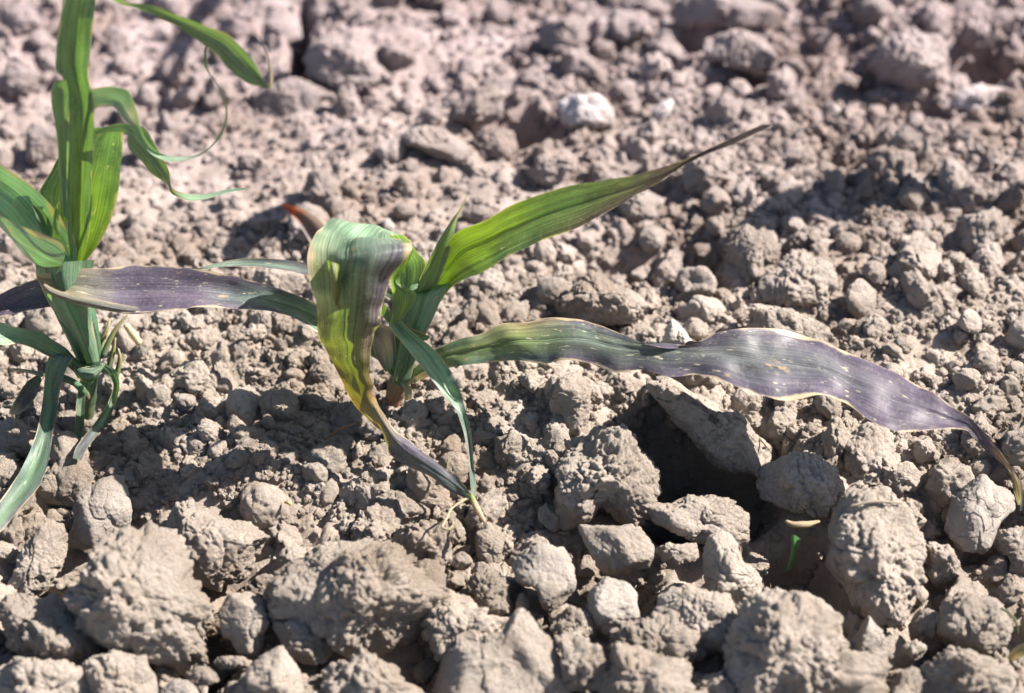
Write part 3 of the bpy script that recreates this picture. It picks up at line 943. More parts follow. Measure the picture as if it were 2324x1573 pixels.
count = 0
tries = 0
mids = []
MIDL = set()
while count < 290 and tries < 20000:
    tries += 1
    px, py = random.uniform(-60, 2390), random.uniform(-80, 1640)
    # the right half and the foreground are coarser
    dens = 0.16 + 0.25 * (px > 1300) + 0.7 * (py > 1020) + 0.25 * (py < 260)
    if random.random() > dens:
        continue
    g = at_z(px, py, 0)
    r = random.choice([.0042, .005, .006, .007, .0085]) * random.uniform(.85, 1.15) * (1.3 if py > 1150 else 1)
    if any((g[0] - a) ** 2 + (g[1] - b_) ** 2 < (c_ * .9 + r * .35) ** 2 for a, b_, c_, _z in PLACED):
        continue
    if any((g[0] - a) ** 2 + (g[1] - b_) ** 2 < ((c_ + r) * .85) ** 2 for a, b_, c_ in mids):
        continue
    mids.append((g[0], g[1], r))
    z = float(grid_h(np.array([g[0]]), np.array([g[1]]))[0])
    li = random.randrange(16)
    o = bpy.data.objects.new('small_soil_clod', _lib[li])
    COL.objects.link(o)
    s = r / .0065
    o.scale = (s * random.uniform(.85, 1.2), s * random.uniform(.85, 1.2), s * random.uniform(.8, 1.1))
    o.rotation_euler = [random.uniform(0, 6.28) for _ in range(3)]
    o.location = (g[0], g[1], z + r * .45)
    # named after the nearest big lump and the side of it on which it lies
    dirs = ['right of', 'below and right of', 'below', 'below and left of', 'left of', 'above and left of', 'above', 'above and right of']
    sz = 'tiny' if r < .0048 else ('small' if r < .0066 else 'middle-sized')
    kd = {'c': 'crumbly', 'm': 'lumpy', 's': 'smooth'}['cmssmcms'[li % 8]]
    for bx, by, bn in sorted(NAMED, key=lambda q: (q[0] - px) ** 2 + ((q[1] - py) * 1.3) ** 2)[:6]:
        dx, dy = px - bx, py - by
        di = dirs[int(round(math.atan2(dy, dx) / (math.pi / 4))) % 8]
        if math.hypot(dx, dy) > 150:
            di = 'well ' + di
        lb = '%s %s soil lump %s the %s' % (sz, kd, di, bn)
        if lb not in MIDL:
            break
    MIDL.add(lb)
    tag(o, lb, 'soil clod', 'loose small clods on the field')
    count += 1

# ------------------------------------------------------------------ crumbs: far too many to count
lib_col = bpy.data.collections.new('crumb_shapes')
for k in range(14):
    kd = 'cmsmcms'[k % 7]
    q = lib_lump(5 if k < 6 else 4, kd, 900 + k, 0.5)
    # relative shapes: scale noise from a 8 mm crumb
    _, p = ico(5 if k < 6 else 4)
    rs = np.random.default_rng(900 + k)
    q = surface(p * rs.uniform(.7, 1.2, size=3) * .004, None, kd, 900 + k, 2.0) / .004
    me0, _ = ico(5 if k < 6 else 4)
    me = me0.copy()
    me.vertices.foreach_set('co', q.astype(np.float32).ravel())
    me.update()
    me.materials.append(M_CLOD if k % 3 else M_SOIL)
    o = bpy.data.objects.new('crumb_shape', me)
    lib_col.objects.link(o)


def crumbs(name, n, rlo, rhi, power, x0, x1, y0, y1, seed, lift, front=0.0):
    rs = np.random.default_rng(seed)
    x = rs.uniform(x0, x1, n * 2)
    y = rs.uniform(y0, y1, n * 2)
    # patchy
    P = np.stack([x, y, np.zeros_like(x)], 1)
    keep = rs.uniform(0, 1, n * 2) < 0.55 + 0.45 * vnoise(P, 0.035, seed)
    keep &= ~((y > .07 + .04 * vnoise(P, .1, 77)) & (x < .03 + .05 * vnoise(P, .08, 78)) & (rs.uniform(0, 1, n * 2) < .6))
    x, y, P = x[keep][:n], y[keep][:n], P[keep][:n]
    r = rlo + (rhi - rlo) * rs.uniform(0, 1, len(x)) ** power
    ok = ~((y < -.10) & (rs.uniform(0, 1, len(x)) < front))
    for a, b_, c_, _z in PLACED:
        ok &= ((x - a) ** 2 + (y - b_) ** 2) > (c_ * .62) ** 2
    x, y, r = x[ok], y[ok], r[ok]
    z = grid_h(x, y) + r * rs.uniform(-.55, lift, len(x))
    me = bpy.data.meshes.new(name)
    me.vertices.add(len(x))
    me.vertices.foreach_set('co', np.stack([x, y, z], 1).astype(np.float32).ravel())
    a = me.attributes.new('sc', 'FLOAT_VECTOR', 'POINT')
    a.data.foreach_set('vector', (r[:, None] * rs.uniform(.75, 1.25, (len(x), 3))).astype(np.float32).ravel())
    a = me.attributes.new('rt', 'FLOAT_VECTOR', 'POINT')
    a.data.foreach_set('vector', rs.uniform(0, 6.28, (len(x), 3)).astype(np.float32).ravel())
    a = me.attributes.new('ix', 'INT', 'POINT')
    a.data.foreach_set('value', rs.integers(0, 14, len(x)).astype(np.int32))
    o = bpy.data.objects.new(name, me)
    COL.objects.link(o)
    ng = bpy.data.node_groups.new('scatter', 'GeometryNodeTree')
    ng.interface.new_socket('Geometry', in_out='INPUT', socket_type='NodeSocketGeometry')
    ng.interface.new_socket('Geometry', in_out='OUTPUT', socket_type='NodeSocketGeometry')
    gi = ng.nodes.new('NodeGroupInput')
    gout = ng.nodes.new('NodeGroupOutput')
    ci = ng.nodes.new('GeometryNodeCollectionInfo')
    ci.inputs['Collection'].default_value = lib_col
    ci.inputs['Separate Children'].default_value = True
    ci.inputs['Reset Children'].default_value = True
    ip = ng.nodes.new('GeometryNodeInstanceOnPoints')
    ip.inputs['Pick Instance'].default_value = True
    m2p = ng.nodes.new('GeometryNodeMeshToPoints')
    ng.links.new(gi.outputs[0], m2p.inputs[0])
    ng.links.new(m2p.outputs[0], ip.inputs['Points'])
    ng.links.new(ci.outputs[0], ip.inputs['Instance'])
    for nm, ty, sk in (('sc', 'FLOAT_VECTOR', 'Scale'), ('rt', 'FLOAT_VECTOR', 'Rotation'), ('ix', 'INT', 'Instance Index')):
        na = ng.nodes.new('GeometryNodeInputNamedAttribute')
        na.data_type = ty
        na.inputs['Name'].default_value = nm
        out = [q for q in na.outputs if q.enabled and q.name == 'Attribute'][0]
        ng.links.new(out, ip.inputs[sk])
    ng.links.new(ip.outputs[0], gout.inputs[0])
    md = o.modifiers.new('scatter', 'NODES')
    md.node_group = ng
    return o


tag(crumbs('soil_crumbs', 9500, .0018, .0056, 2.3, -.33, .33, -.25, .42, 31, .35), 'coarse dry soil crumbs covering the field between the clods', 'soil crumbs', kind='stuff')
tag(crumbs('fine_soil_crumbs', 60000, .0006, .0019, 1.4, -.33, .33, -.24, .42, 32, .5, .7), 'fine dry soil crumbs filling the gaps between larger crumbs', 'soil crumbs', kind='stuff')

# ------------------------------------------------------------------ maize seedlings
G1 = (0.110, 0.178, 0.108)    # fresh green
G2 = (0.190, 0.285, 0.190)    # bluish bloom
GY = (0.165, 0.240, 0.045)    # yellow green
GD = (0.05, 0.09, 0.055)
PU = (0.086, 0.070, 0.104)    # purple grey
P2 = (0.100, 0.062, 0.125)
PD = (0.052, 0.036, 0.062)
BR = (0.26, 0.16, 0.07)
ST = (0.42, 0.36, 0.24)
GP = (0.085, 0.125, 0.110)

base1 = at_z(900, 935, 0)
B1 = base1[1]
p1 = empty('maize_seedling', base1.tolist())
tag(p1, 'middle maize seedling with a curled-over top and a long purple leaf stretching to the right', 'maize seedling', 'maize seedlings in the row')

tube(p1, [(905, 975, -1), (897, 940, 0), (895, 905, 0), (905, 868, 0), (910, 850, 0)], [.0036, .0038, .0036, .004, .003], B1,
     [(0, (.20, .10, .07)), (.5, (.27, .13, .09)), (1, (.22, .2, .1))], M_DRY, 'stem', label='short reddish stem above the soil', bump=.08)
tube(p1, [(908, 872, 0), (912, 850, 0), (918, 800, 0), (930, 740, 1), (946, 690, 2), (958, 655, 3)], [.003, .0044, .0046, .0049, .0052, .0045], B1,
     [(0, G1), (.4, (.07, .17, .10)), (1, G2)], M_LEAF, 'sheath', ns=50, nr=28)
# long sheath wrapped around the stalk
leaf(p1, [rw(892, 866, 932, 860, -4, 0, -3), rw(902, 810, 948, 806, -4, 0, -4), rw(915, 750, 968, 756, -3, 0, -4), rw(928, 700, 988, 712, -2, 0, -4), rw(942, 668, 1008, 665, 0, 0, -3), rw(965, 655, 1025, 640, 3, 0, 0)],
     B1, [(0, GD, G1), (.5, (.08, .17, .10), G2), (1, G2, G2)], M_LEAF, ny=50, name='sheath_flap')
# leaf leaning to the upper right, transmitted sun painted into its base colours
leaf(p1, [rw(945, 668, 985, 712, 3, 0, 2), rw(962, 640, 1012, 668, 3, -.2, 5), rw(1000, 585, 1052, 634, 3, -.5, 5), rw(1035, 530, 1084, 618, 2, -.6, 5), rw(1103, 499, 1124, 598, 1, -.6, 4), rw(1168, 464, 1168, 577, 0, -.6, 3),
          rw(1237, 438, 1237, 544, -1, -.6, 3), rw(1298, 421, 1298, 522, -2, -.5, 3), rw(1385, 406, 1363, 488, -3, -.4, 3), rw(1471, 388, 1428, 453, -4, -.3, 2), rw(1536, 367, 1493, 414, -4, -.2, 2),
          rw(1601, 340, 1565, 367, -5, 0, 1), rw(1688, 301, 1674, 323, -5, 0, 0), rw(1730, 285, 1724, 299, -5), rw(1752, 283, 1750, 286, -5)],
     B1, [(0, G1, GY), (.12, (.22, .32, .03), (.26, .36, .02), (.2, .3, .04)), (.3, (.15, .22, .04), (.24, .34, .02), G1), (.40, (.09, .15, .06), (.12, .19, .04), GP), (.5, (.08, .13, .08), (.09, .14, .06), P2), (.6, (.085, .088, .08), (.08, .10, .07), P2), (.7, (.09, .07, .10), P2, P2), (.8, P2, P2), (1, P2, PD)], M_LEAF, ny=130, nx=21, ruffle=.0010, rf=45, midrib=(.12, .85, 1.25), label='broad green leaf leaning up to the right with a purple tip')
# young rolled leaf
leaf(p1, [rw(944, 664, 954, 672, 0, 0, 0), rw(956, 625, 990, 645, -1, 0, -3), rw(980, 575, 1014, 590, -1, 0, -3), rw(1006, 528, 1031, 530, 0, 0, -2), rw(1028, 496, 1038, 500, 2, 0, -1), rw(1046, 470, 1050, 471, 4), rw(1060, 440, 1061, 441, 6)],
     B1, [(0, G1, GD), (.6, GY, G1), (1, ST, ST)], M_LEAF, ny=60, nx=11, label='young pointed leaf still rolled')
# big leaf that arches over to the left and hangs down in front

def rows5(rs, n=5):
    """bring rows of any number of cross points to the same number"""
    out = []
    for r in rs:
        if len(r) == n:
            out.append(r)
        else:
            out.append([tuple(p) for p in cr(np.array(r, float), n)])
    return out


leafC = [[(905, 730, 6), (925, 722, 5), (945, 715, 4)],
         [(895, 680, 9), (925, 672, 8), (950, 668, 6)],
         [(880, 622, 13), (925, 612, 11), (962, 606, 8)],
         [(860, 570, 15), (905, 566, 12), (945, 572, 8)],
         [(836, 524, 13), (880, 530, 9), (915, 545, 4)],
         [(779, 499, 8), (835, 510, 3), (888, 536, -2)],
         [(738, 512, 1), (800, 528, -5), (885, 546, -10)],
         [(706, 550, -8), (750, 562, -12), (770, 566, -14), (820, 552, -20), (918, 552, -18)],
         [(697, 597, -17), (745, 608, -19), (768, 596, -25), (830, 574, -31), (934, 566, -27)],
         [(704, 642, -22), (747, 650, -23), (766, 634, -29), (830, 614, -35), (908, 608, -30)],
         [(717, 688, -25), (752, 698, -26), (770, 686, -31), (825, 680, -36), (878, 682, -31)],
         [(721, 763, -27), (748, 772, -28), (776, 762, -31), (815, 758, -35), (853, 755, -32)],
         [(745, 812, -28), (765, 824, -29), (788, 822, -31), (815, 820, -34), (839, 820, -32)],
         [(771, 852, -29), (785, 862, -30), (805, 865, -32), (825, 868, -34), (841, 862, -32)],
         [(812, 918, -31), (820, 918, -33), (830, 915, -34), (840, 905, -34), (847, 892, -32)],
         [(855, 958, -35), (854, 945, -35), (853, 930, -35), (852, 918, -34), (853, 905, -33)],
         [(876, 1008, -40), (880, 1000, -41), (884, 990, -42), (890, 980, -41), (892, 970, -38)],
         [(898, 1042, -46), (915, 1038, -47), (925, 1030, -48), (935, 1022, -47), (940, 1016, -44)],
         [(950, 1074, -54), (962, 1070, -55), (975, 1060, -55), (985, 1053, -54), (992, 1050, -52)],
         [(1018, 1111, -62), (1022, 1105, -62), (1028, 1096, -61), (1032, 1090, -60), (1035, 1086, -60)],
         [(1064, 1134, -68), (1065, 1131, -68), (1066, 1128, -68), (1067, 1125, -68), (1068, 1122, -68)]]
leaf(p1, rows5(leafC), B1, [(0, G1, G1), (.16, G2, G2), (.30, (.18, .28, .19), G2), (.36, (.15, .23, .15), (.30, .34, .23), PU), (.41, (.10, .15, .10), (.17, .18, .08), PU), (.47, (.10, .14, .08), (.32, .33, .2), PU), (.53, (.10, .13, .06), (.15, .14, .06), (.11, .09, .09)), (.62, (.12, .13, .035), (.16, .11, .04), (.13, .10, .05)), (.7, (.16, .13, .03), (.22, .12, .04)), (.76, (.14, .13, .10), BR), (.83, PU, (.12, .11, .15)), (1, GP, PU)],  # pale left edge: bleaching, plus a whitish sheen put into the colour
     M_LEAF, ny=240, nx=37, ruffle=.0030, rf=85, midrib=(.05, .7, 1.2), label='wide bleached leaf arching over and hanging down in front, ending in a purple strip')
# torn flap inside the fold
leaf(p1, [rw(742, 590, 768, 600, -27, 0, -2), rw(748, 625, 772, 628, -29, 0, -4), rw(752, 660, 774, 655, -30, 0, -3), rw(760, 695, 770, 690, -29)], B1, [(0, (.2, .22, .1), GY), (.5, (.14, .17, .05), (.2, .2, .1)), (1, (.16, .12, .05), GY)], M_LEAF, ny=30, nx=9, ruffle=.0004, name='torn_flap')
# curled inner leaf with wavy margin
leaf(p1, [rw(925, 575, 940, 565, -14, 0, 0), rw(903, 610, 925, 600, -13, 0, 0), rw(888, 632, 902, 640, -11, 0, -2), rw(890, 660, 930, 655, -8, 0, -4), rw(892, 690, 945, 674, -6, 0, -5), rw(890, 718, 928, 705, -8, 0, -4), rw(884, 735, 902, 728, -11, 0, -2)],
     B1, [(0, GY, GY), (.5, G1, GY), (1, GY, G1)], M_LEAF, ny=60, nx=13, ruffle=.0004, label='small yellow-green leaf with a wavy curled margin')
leaf(p1, [rw(872, 690, 864, 712, -2, 0, 0), rw(895, 716, 882, 734, -8, 0, 1), rw(930, 742, 912, 765, -9, 0, 1), rw(958, 756, 942, 776, -7, 0, 1), rw(976, 764, 970, 772, -5, 0)],
     B1, [(0, G1, GY), (1, G1, G1)], M_LEAF, ny=40, nx=11, name='leaf_collar')
# narrow leaf falling in front to the right
leaf(p1, [rw(880, 732, 908, 728, -9, 0, 1), rw(893, 755, 950, 765, -11, 0, 2), rw(915, 782, 985, 793, -15, 0, 2), rw(945, 818, 1015, 830, -20, 0, 2), rw(971, 851, 1034, 862, -25, 0, 2), rw(1004, 892, 1049, 904, -30, 0, 2), rw(1029, 922, 1056, 930, -34, 0, 1), rw(1048, 967, 1067, 970, -39, 0, 1),
          rw(1060, 1022, 1073, 1024, -47, 0, 1), rw(1064, 1060, 1076, 1062, -53, 0, 1), rw(1068, 1100, 1081, 1104, -61), rw(1070, 1132, 1078, 1134, -68)],
     B1, [(0, G1, G2), (.15, G2, G2), (.5, G2, GP), (.7, GP, PU), (1, G1, GP)], M_BLOOM, ny=90, nx=13, ruffle=.0006, label='narrow pale green leaf falling to the right in front of the stem')
tube(p1, [(1068, 1122, -66), (1078, 1145, -70), (1090, 1168, -75), (1101, 1187, -79)], [.0009, .0013, .0011, .0006], B1, [(0, GY), (.4, ST), (1, (.45, .3, .2))], M_DRY, 'dry_tip', ns=24, nr=8, label='straw-coloured dry leaf tip')
tube(p1, [(1066, 1128, -67), (1045, 1140, -70), (1025, 1155, -73), (1012, 1180, -79), (1004, 1197, -83), (1016, 1202, -84), (1028, 1192, -82), (1026, 1176, -79)], [.0006, .0005, .0004, .0004, .0005, .0006, .0005, .0003], B1, [(0, ST), (1, ST)], M_DRY, 'dry_tip', ns=50, nr=6)
# left purple leaf
leaf(p1, [rw(893, 800, 890, 858, -1, .3, 2), rw(850, 725, 850, 815, 0, .3, 3), rw(790, 712, 790, 790, 0, .4, 3), rw(721, 690, 721, 757, -1, .5, 3), rw(681, 673, 681, 729, -2, .5, 3), rw(606, 647, 605, 704, -4, .6, 3), rw(520, 625, 515, 699, -6, .6, 4), rw(455, 612, 452, 697, -8, .6, 4),
          rw(390, 606, 385, 704, -9, .55, 3), rw(303, 603, 305, 712, -10, .5, 2), rw(242, 609, 242, 704, -11, .5, 1), rw(173, 611, 173, 682, -11, .5, 1), rw(117, 619, 128, 672, -11, .4, 1), rw(90, 622, 100, 654, -11, .3), rw(82, 622, 84, 634, -10)],
     B1, [(0, G1, G2), (.25, G1, GP), (.42, GP, PU), (.55, PU, PU), (.75, PU, PU), (.9, (.2, .2, .12), (.33, .27, .16)), (1, BR, ST)], M_PURP, ny=140, nx=21, ruffle=.0010, rf=50, midrib=(.1, .9, .85), label='purple-grey leaf reaching left with a shrivelled tip')
leaf(p1, [rw(84, 628, 92, 640, -14, 0, 0), rw(112, 650, 104, 662, -16, .3, -1), rw(160, 668, 150, 683, -17, .4, -1), rw(240, 684, 225, 702, -17, .5, -1), rw(310, 696, 300, 713, -16, .5, -1), rw(372, 700, 370, 706, -14, .5)],
     B1, [(0, (.14, .11, .08), (.16, .13, .10)), (.5, (.10, .11, .09), (.14, .13, .10)), (1, PU, (.11, .10, .09))], M_PURP, ny=60, nx=9, ruffle=.0004, name='leaf_margin', label='pale dried margin folded up along the purple leaf')
# narrow leaf behind
leaf(p1, [rw(940, 700, 940, 715, 8, .2), rw(880, 650, 880, 675, 16, .4), rw(790, 610, 790, 640, 22, .6, 1), rw(695, 597, 695, 622, 26, .7, 1), rw(630, 588, 630, 611, 27, .7, 1), rw(563, 586, 560, 605, 28, .7, 1), rw(505, 594, 505, 606, 28, .7), rw(450, 609, 452, 612, 27)],
     B1, [(0, G1, G1), (.5, GP, PU), (1, G2, GP)], M_PURP, ny=70, nx=9, label='narrow blue-grey leaf seen edge-on behind the curled top')
# the long purple leaf to the right


def r3(u, m_, l, Y, hu=1.0, hl=1.0):
    """edge, midrib and edge; each half laid back by its own share"""
    return [(u[0], u[1], Y + hu * (m_[1] - u[1]) * .28), (m_[0], m_[1], Y), (l[0], l[1], Y - hl * (l[1] - m_[1]) * .28)]


leaf(p1, [r3((925, 850), (928, 858), (932, 866), 0, .3, .3), r3((955, 822), (960, 838), (968, 854), -1, .3, .3), r3((985, 793), (990, 812), (1008, 838), -2, .4, .4), r3((1051, 769), (1051, 798), (1056, 829), -4, .5, .5), r3((1081, 762), (1085, 790), (1095, 825), -5, .6, .4),
          r3((1125, 741), (1130, 785), (1135, 821), -6, .6, .4), r3((1168, 730), (1172, 780), (1175, 818), -8, .7, .4), r3((1233, 720), (1233, 777), (1234, 826), -10, .7, .4), r3((1298, 720), (1290, 775), (1285, 817), -12, .7, .4),
          r3((1341, 730), (1345, 776), (1345, 826), -14, .8, .4), r3((1385, 750), (1395, 777), (1400, 845), -16, .9, .5), r3((1440, 775), (1450, 779), (1455, 839), -18, 1.5, .5), r3((1500, 785), (1510, 780), (1520, 856), -20, 1.5, .6), r3((1575, 781), (1580, 782), (1585, 850), -22, 1.5, .6),
          r3((1623, 756), (1632, 788), (1640, 863), -24, .4, .7), r3((1686, 745), (1690, 800), (1700, 886), -26, .5, .7), r3((1743, 745), (1750, 815), (1760, 900), -28, .6, .8), r3((1801, 754), (1805, 830), (1815, 903), -30, .7, .8), r3((1859, 771), (1865, 848), (1872, 897), -33, .7, .8),
          r3((1917, 795), (1920, 866), (1922, 912), -36, .7, .8), r3((1974, 816), (1972, 882), (1975, 944), -39, .7, .8), r3((2032, 839), (2028, 903), (2025, 968), -42, .7, .8), r3((2090, 874), (2085, 926), (2080, 975), -45, .7, .8), r3((2128, 897), (2130, 944), (2135, 975), -48, .7, .7), r3((2167, 924), (2170, 958), (2172, 975), -50, .6, .6),
          r3((2205, 951), (2200, 970), (2196, 978), -52, .4, .4), r3((2226, 972), (2218, 982), (2206, 990), -54, .3, .2), r3((2250, 998), (2240, 1006), (2232, 1018), -57, .2, .2), r3((2272, 1028), (2266, 1032), (2260, 1040), -60, .1, .1), r3((2294, 1060), (2290, 1062), (2286, 1064), -63, .1, .1),
          r3((2312, 1089), (2305, 1090), (2298, 1094), -66, 0, 0), r3((2318, 1120), (2310, 1122), (2303, 1122), -69, 0, 0), r3((2318, 1145), (2314, 1146), (2310, 1146), -72, 0, 0)],
     B1, [(0, G1, G1), (.1, (.13, .18, .06), G1), (.2, (.13, .18, .07), (.20, .15, .07), GP), (.27, (.11, .14, .11), PU), (.4, (.085, .10, .095), PU), (.6, (.095, .095, .11), PU), (.8, PU, PD), (.88, PD, PD), (.93, BR, PD), (1, (.2, .2, .05), BR)],
     M_PURP, ny=260, nx=31, ruffle=.0020, rf=62, rib=-.0006, midrib=(.06, .85, 1.3), label='long wavy purple-grey leaf stretching right to a brown drooping tip')
leaf(p1, [rw(2312, 1092, 2318, 1090, -66), rw(2316, 1120, 2323, 1118, -68), rw(2315, 1160, 2322, 1158, -71)], B1, [(0, ST, ST), (1, GP, GP)], M_DRY, ny=20, nx=5, name='dry_tip')
# dead lower leaf sheath shreds at the stem base
leaf(p1, [rw(905, 862, 925, 870, -4), rw(918, 890, 935, 885, -5), rw(915, 920, 930, 912, -6), rw(908, 938, 912, 936, -7)], B1, [(0, G1, ST), (1, ST, ST)], M_DRY, ny=20, nx=7, name='dry_sheath')
leaf(p1, [rw(925, 868, 928, 874, -4), rw(960, 845, 965, 858, -6, .5), rw(1000, 835, 1003, 845, -8, .5), rw(1012, 838, 1013, 842, -9)], B1, [(0, ST, ST), (1, BR, ST)], M_DRY, ny=20, nx=5, name='dry_sheath')
# pale piece of the folded leaf behind the hanging one
leaf(p1, [rw(845, 770, 862, 735, -3), rw(850, 800, 888, 745, -4, 0, 1), rw(862, 825, 898, 780, -4, 0, 1), rw(875, 845, 898, 830, -3, 0, 0)], B1, [(0, PU, ST), (.5, ST, PU), (1, G2, GP)], M_PURP, ny=30, nx=9, name='withered_leaf')

# ---- left seedling
base0 = at_z(195, 935, 0)
B0 = base0[1]
p0 = empty('maize_seedling', base0.tolist())
tag(p0, 'left maize seedling with a tall upright leaf, a looping thread-like tip and drooping lower leaves', 'maize seedling', 'maize seedlings in the row')
tube(p0, [(190, 985, -1), (196, 930, 0), (200, 880, 0), (205, 840, 0)], [.0026, .0034, .0036, .003], B0, [(0, (.12, .14, .06)), (1, G1)], M_LEAF, 'stem', bump=.05)
tube(p0, [(206, 850, 0), (202, 812, 0), (186, 750, 0), (165, 690, 1), (150, 640, 2), (150, 600, 3)], [.003, .0048, .0066, .0078, .0078, .006], B0, [(0, GD), (.5, (.07, .17, .10)), (1, G1)], M_LEAF, 'sheath', ns=50, nr=28)
leaf(p0, [rw(195, 826, 226, 820, -4, 0, -4), rw(170, 780, 218, 776, -5, 0, -5), rw(142, 735, 210, 732, -5, 0, -6), rw(112, 690, 205, 690, -5, 0, -7), rw(85, 628, 205, 640, -4, 0, -7), rw(80, 598, 215, 590, -2, 0, -6)],
     B0, [(0, G1, G2), (.5, (.08, .17, .11), G2), (1, G1, G1)], M_LEAF, ny=50, nx=15, name='sheath_flap')
# wide leaf at the back
leaf(p0, [rw(150, 605, 185, 605, 2, 0, 3), rw(120, 560, 222, 560, 4, 0, 6), rw(98, 500, 252, 496, 6, 0, 8), rw(90, 440, 268, 433, 8, 0, 9), rw(115, 385, 275, 368, 9, 0, 8), rw(150, 330, 278, 318, 10, 0, 6), rw(190, 300, 279, 290, 10, 0, 4), rw(216, 292, 284, 280, 9, 0, 2)],
     B0, [(0, GY, GY), (.4, GY, G1), (.7, G1, G1), (1, G1, G1)], M_LEAF, ny=80, nx=19, ruffle=.0006, label='wide green leaf behind the tall upright one')
leaf(p0, [rw(214, 296, 216, 308, 5), rw(250, 284, 255, 300, 2, 0, 0), rw(280, 280, 288, 304, -1, 0, 0), rw(322, 288, 290, 330, -1, 0, 1), rw(348, 322, 318, 362, 2, 0, 1), rw(370, 360, 345, 395, 6, 0, 1), rw(384, 390, 368, 410, 10), rw(386, 412, 380, 418, 13), rw(394, 430, 390, 440, 16),
          rw(430, 440, 428, 455, 20, .5), rw(470, 440, 468, 452, 24, .5), rw(515, 430, 515, 438, 27, .5), rw(556, 427, 556, 430, 30)],
     B0, [(0, GD, G1), (.2, G1, G1), (.5, G1, GY), (.65, GY, BR), (.75, G2, G2), (1, GP, G2)], M_BLOOM, ny=90, nx=11, ruffle=.0004, label='strip of leaf folded back to the right with a faint bluish tip')
# tall upright leaf
leaf(p0, [rw(165, 608, 182, 608, -2, 0, 1), rw(155, 545, 200, 548, -3, 0, 2), rw(150, 480, 208, 480, -3, 0, 3), rw(152, 400, 209, 385, -3, 0, 3), rw(154, 320, 214, 318, -3, 0, 3), rw(154, 235, 212, 232, -2, 0, 3), rw(140, 175, 202, 173, -1, 0, 3), rw(127, 160, 203, 140, 0, 0, 3), rw(128, 110, 206, 100, 1, 0, 3), rw(133, 60, 211, 60, 3, 0, 3),
          rw(145, 5, 216, 15, 6, 0, 2), rw(160, -38, 222, -12, 9, 0, 0), rw(195, -45, 240, -12, 8, 0, 0), rw(235, -30, 262, 4, 4), rw(281, 2, 290, 13, 1), rw(346, 13, 330, 27, -1), rw(390, 30, 385, 51, -2, 0, 1), rw(434, 46, 428, 78, -3, 0, 1), rw(480, 64, 464, 104, -4, 0, 1),
          rw(516, 78, 492, 126, -5, 0, 1), rw(549, 108, 524, 160, -6, 0, 1), rw(582, 150, 560, 188, -7, 0, 1), rw(600, 183, 592, 197, -7), rw(611, 198, 606, 202, -7)],
     B0, [(0, GY, GY), (.1, GY, G1), (.3, (.11, .18, .09), (.10, .17, .11)), (.5, (.11, .18, .08), G1), (.62, G1, G2), (.75, (.11, .16, .10), (.10, .15, .05)), (1, GP, G1)], M_LEAF, ny=190, nx=17, ruffle=.0005, rf=45, rib=-.0008, midrib=(.03, .9, 1.6), label='tall upright leaf with a pale midrib arching over at the top')
tube(p0, [(608, 200, -7), (613, 190, -7), (614, 165, -6), (608, 130, -5), (600, 105, -4), (588, 80, -3)], [.0010, .0008, .0006, .0004, .0003, .00015], B0, [(0, ST), (1, PU)], M_DRY, 'dry_tip', ns=30, nr=6)
# torn strip left of the upright leaf
leaf(p0, [rw(143, 492, 152, 494, -5), rw(134, 390, 154, 392, -6, 0, 1), rw(129, 312, 157, 312, -6, 0, 2), rw(118, 240, 156, 240, -5, 0, 2), rw(118, 205, 155, 205, -4, 0, 2), rw(124, 186, 150, 182, -4, 0, 1)],
     B0, [(0, G1, G2), (1, G1, G1)], M_LEAF, ny=50, nx=9, ruffle=.0003, name='leaf', label='torn strip of leaf beside the upright leaf')
# leaf that curls over to the right and ends in a long thread
leaf(p0, [rw(196, 300, 210, 330, 1), rw(200, 250, 212, 290, 0), rw(206, 205, 216, 247, -1, 0, 0), rw(260, 198, 248, 240, -4, 0, 1), rw(290, 206, 262, 247, -6, 0, 1), rw(307, 240, 281, 272, -7, 0, 1), rw(316, 277, 303, 290, -8, 0, 1), rw(329, 312, 320, 318, -8, 0, 1), rw(355, 342, 342, 348, -8, .5, 1), rw(390, 354, 380, 366, -9, .6),
          rw(433, 355, 430, 362, -9, .6), rw(470, 338, 468, 344, -9), rw(500, 300, 505, 304, -8), rw(512, 255, 517, 256, -7), rw(500, 207, 504, 206, -6), rw(474, 169, 478, 168, -5), rw(464, 150, 472, 150, -5), rw(462, 125, 470, 122, -5), rw(466, 103, 471, 104, -4)],
     B0, [(0, G1, G1), (.15, G2, G2), (.27, G2, G2), (.31, (.55, .48, .38), G2), (.36, G2, G2), (.42, G2, G2), (.6, G2, G2), (.75, GP, ST), (1, GD, G1)], M_BLOOM, ny=150, nx=9, ruffle=.0003, label='leaf curling over to the right and ending in a long looping thread')
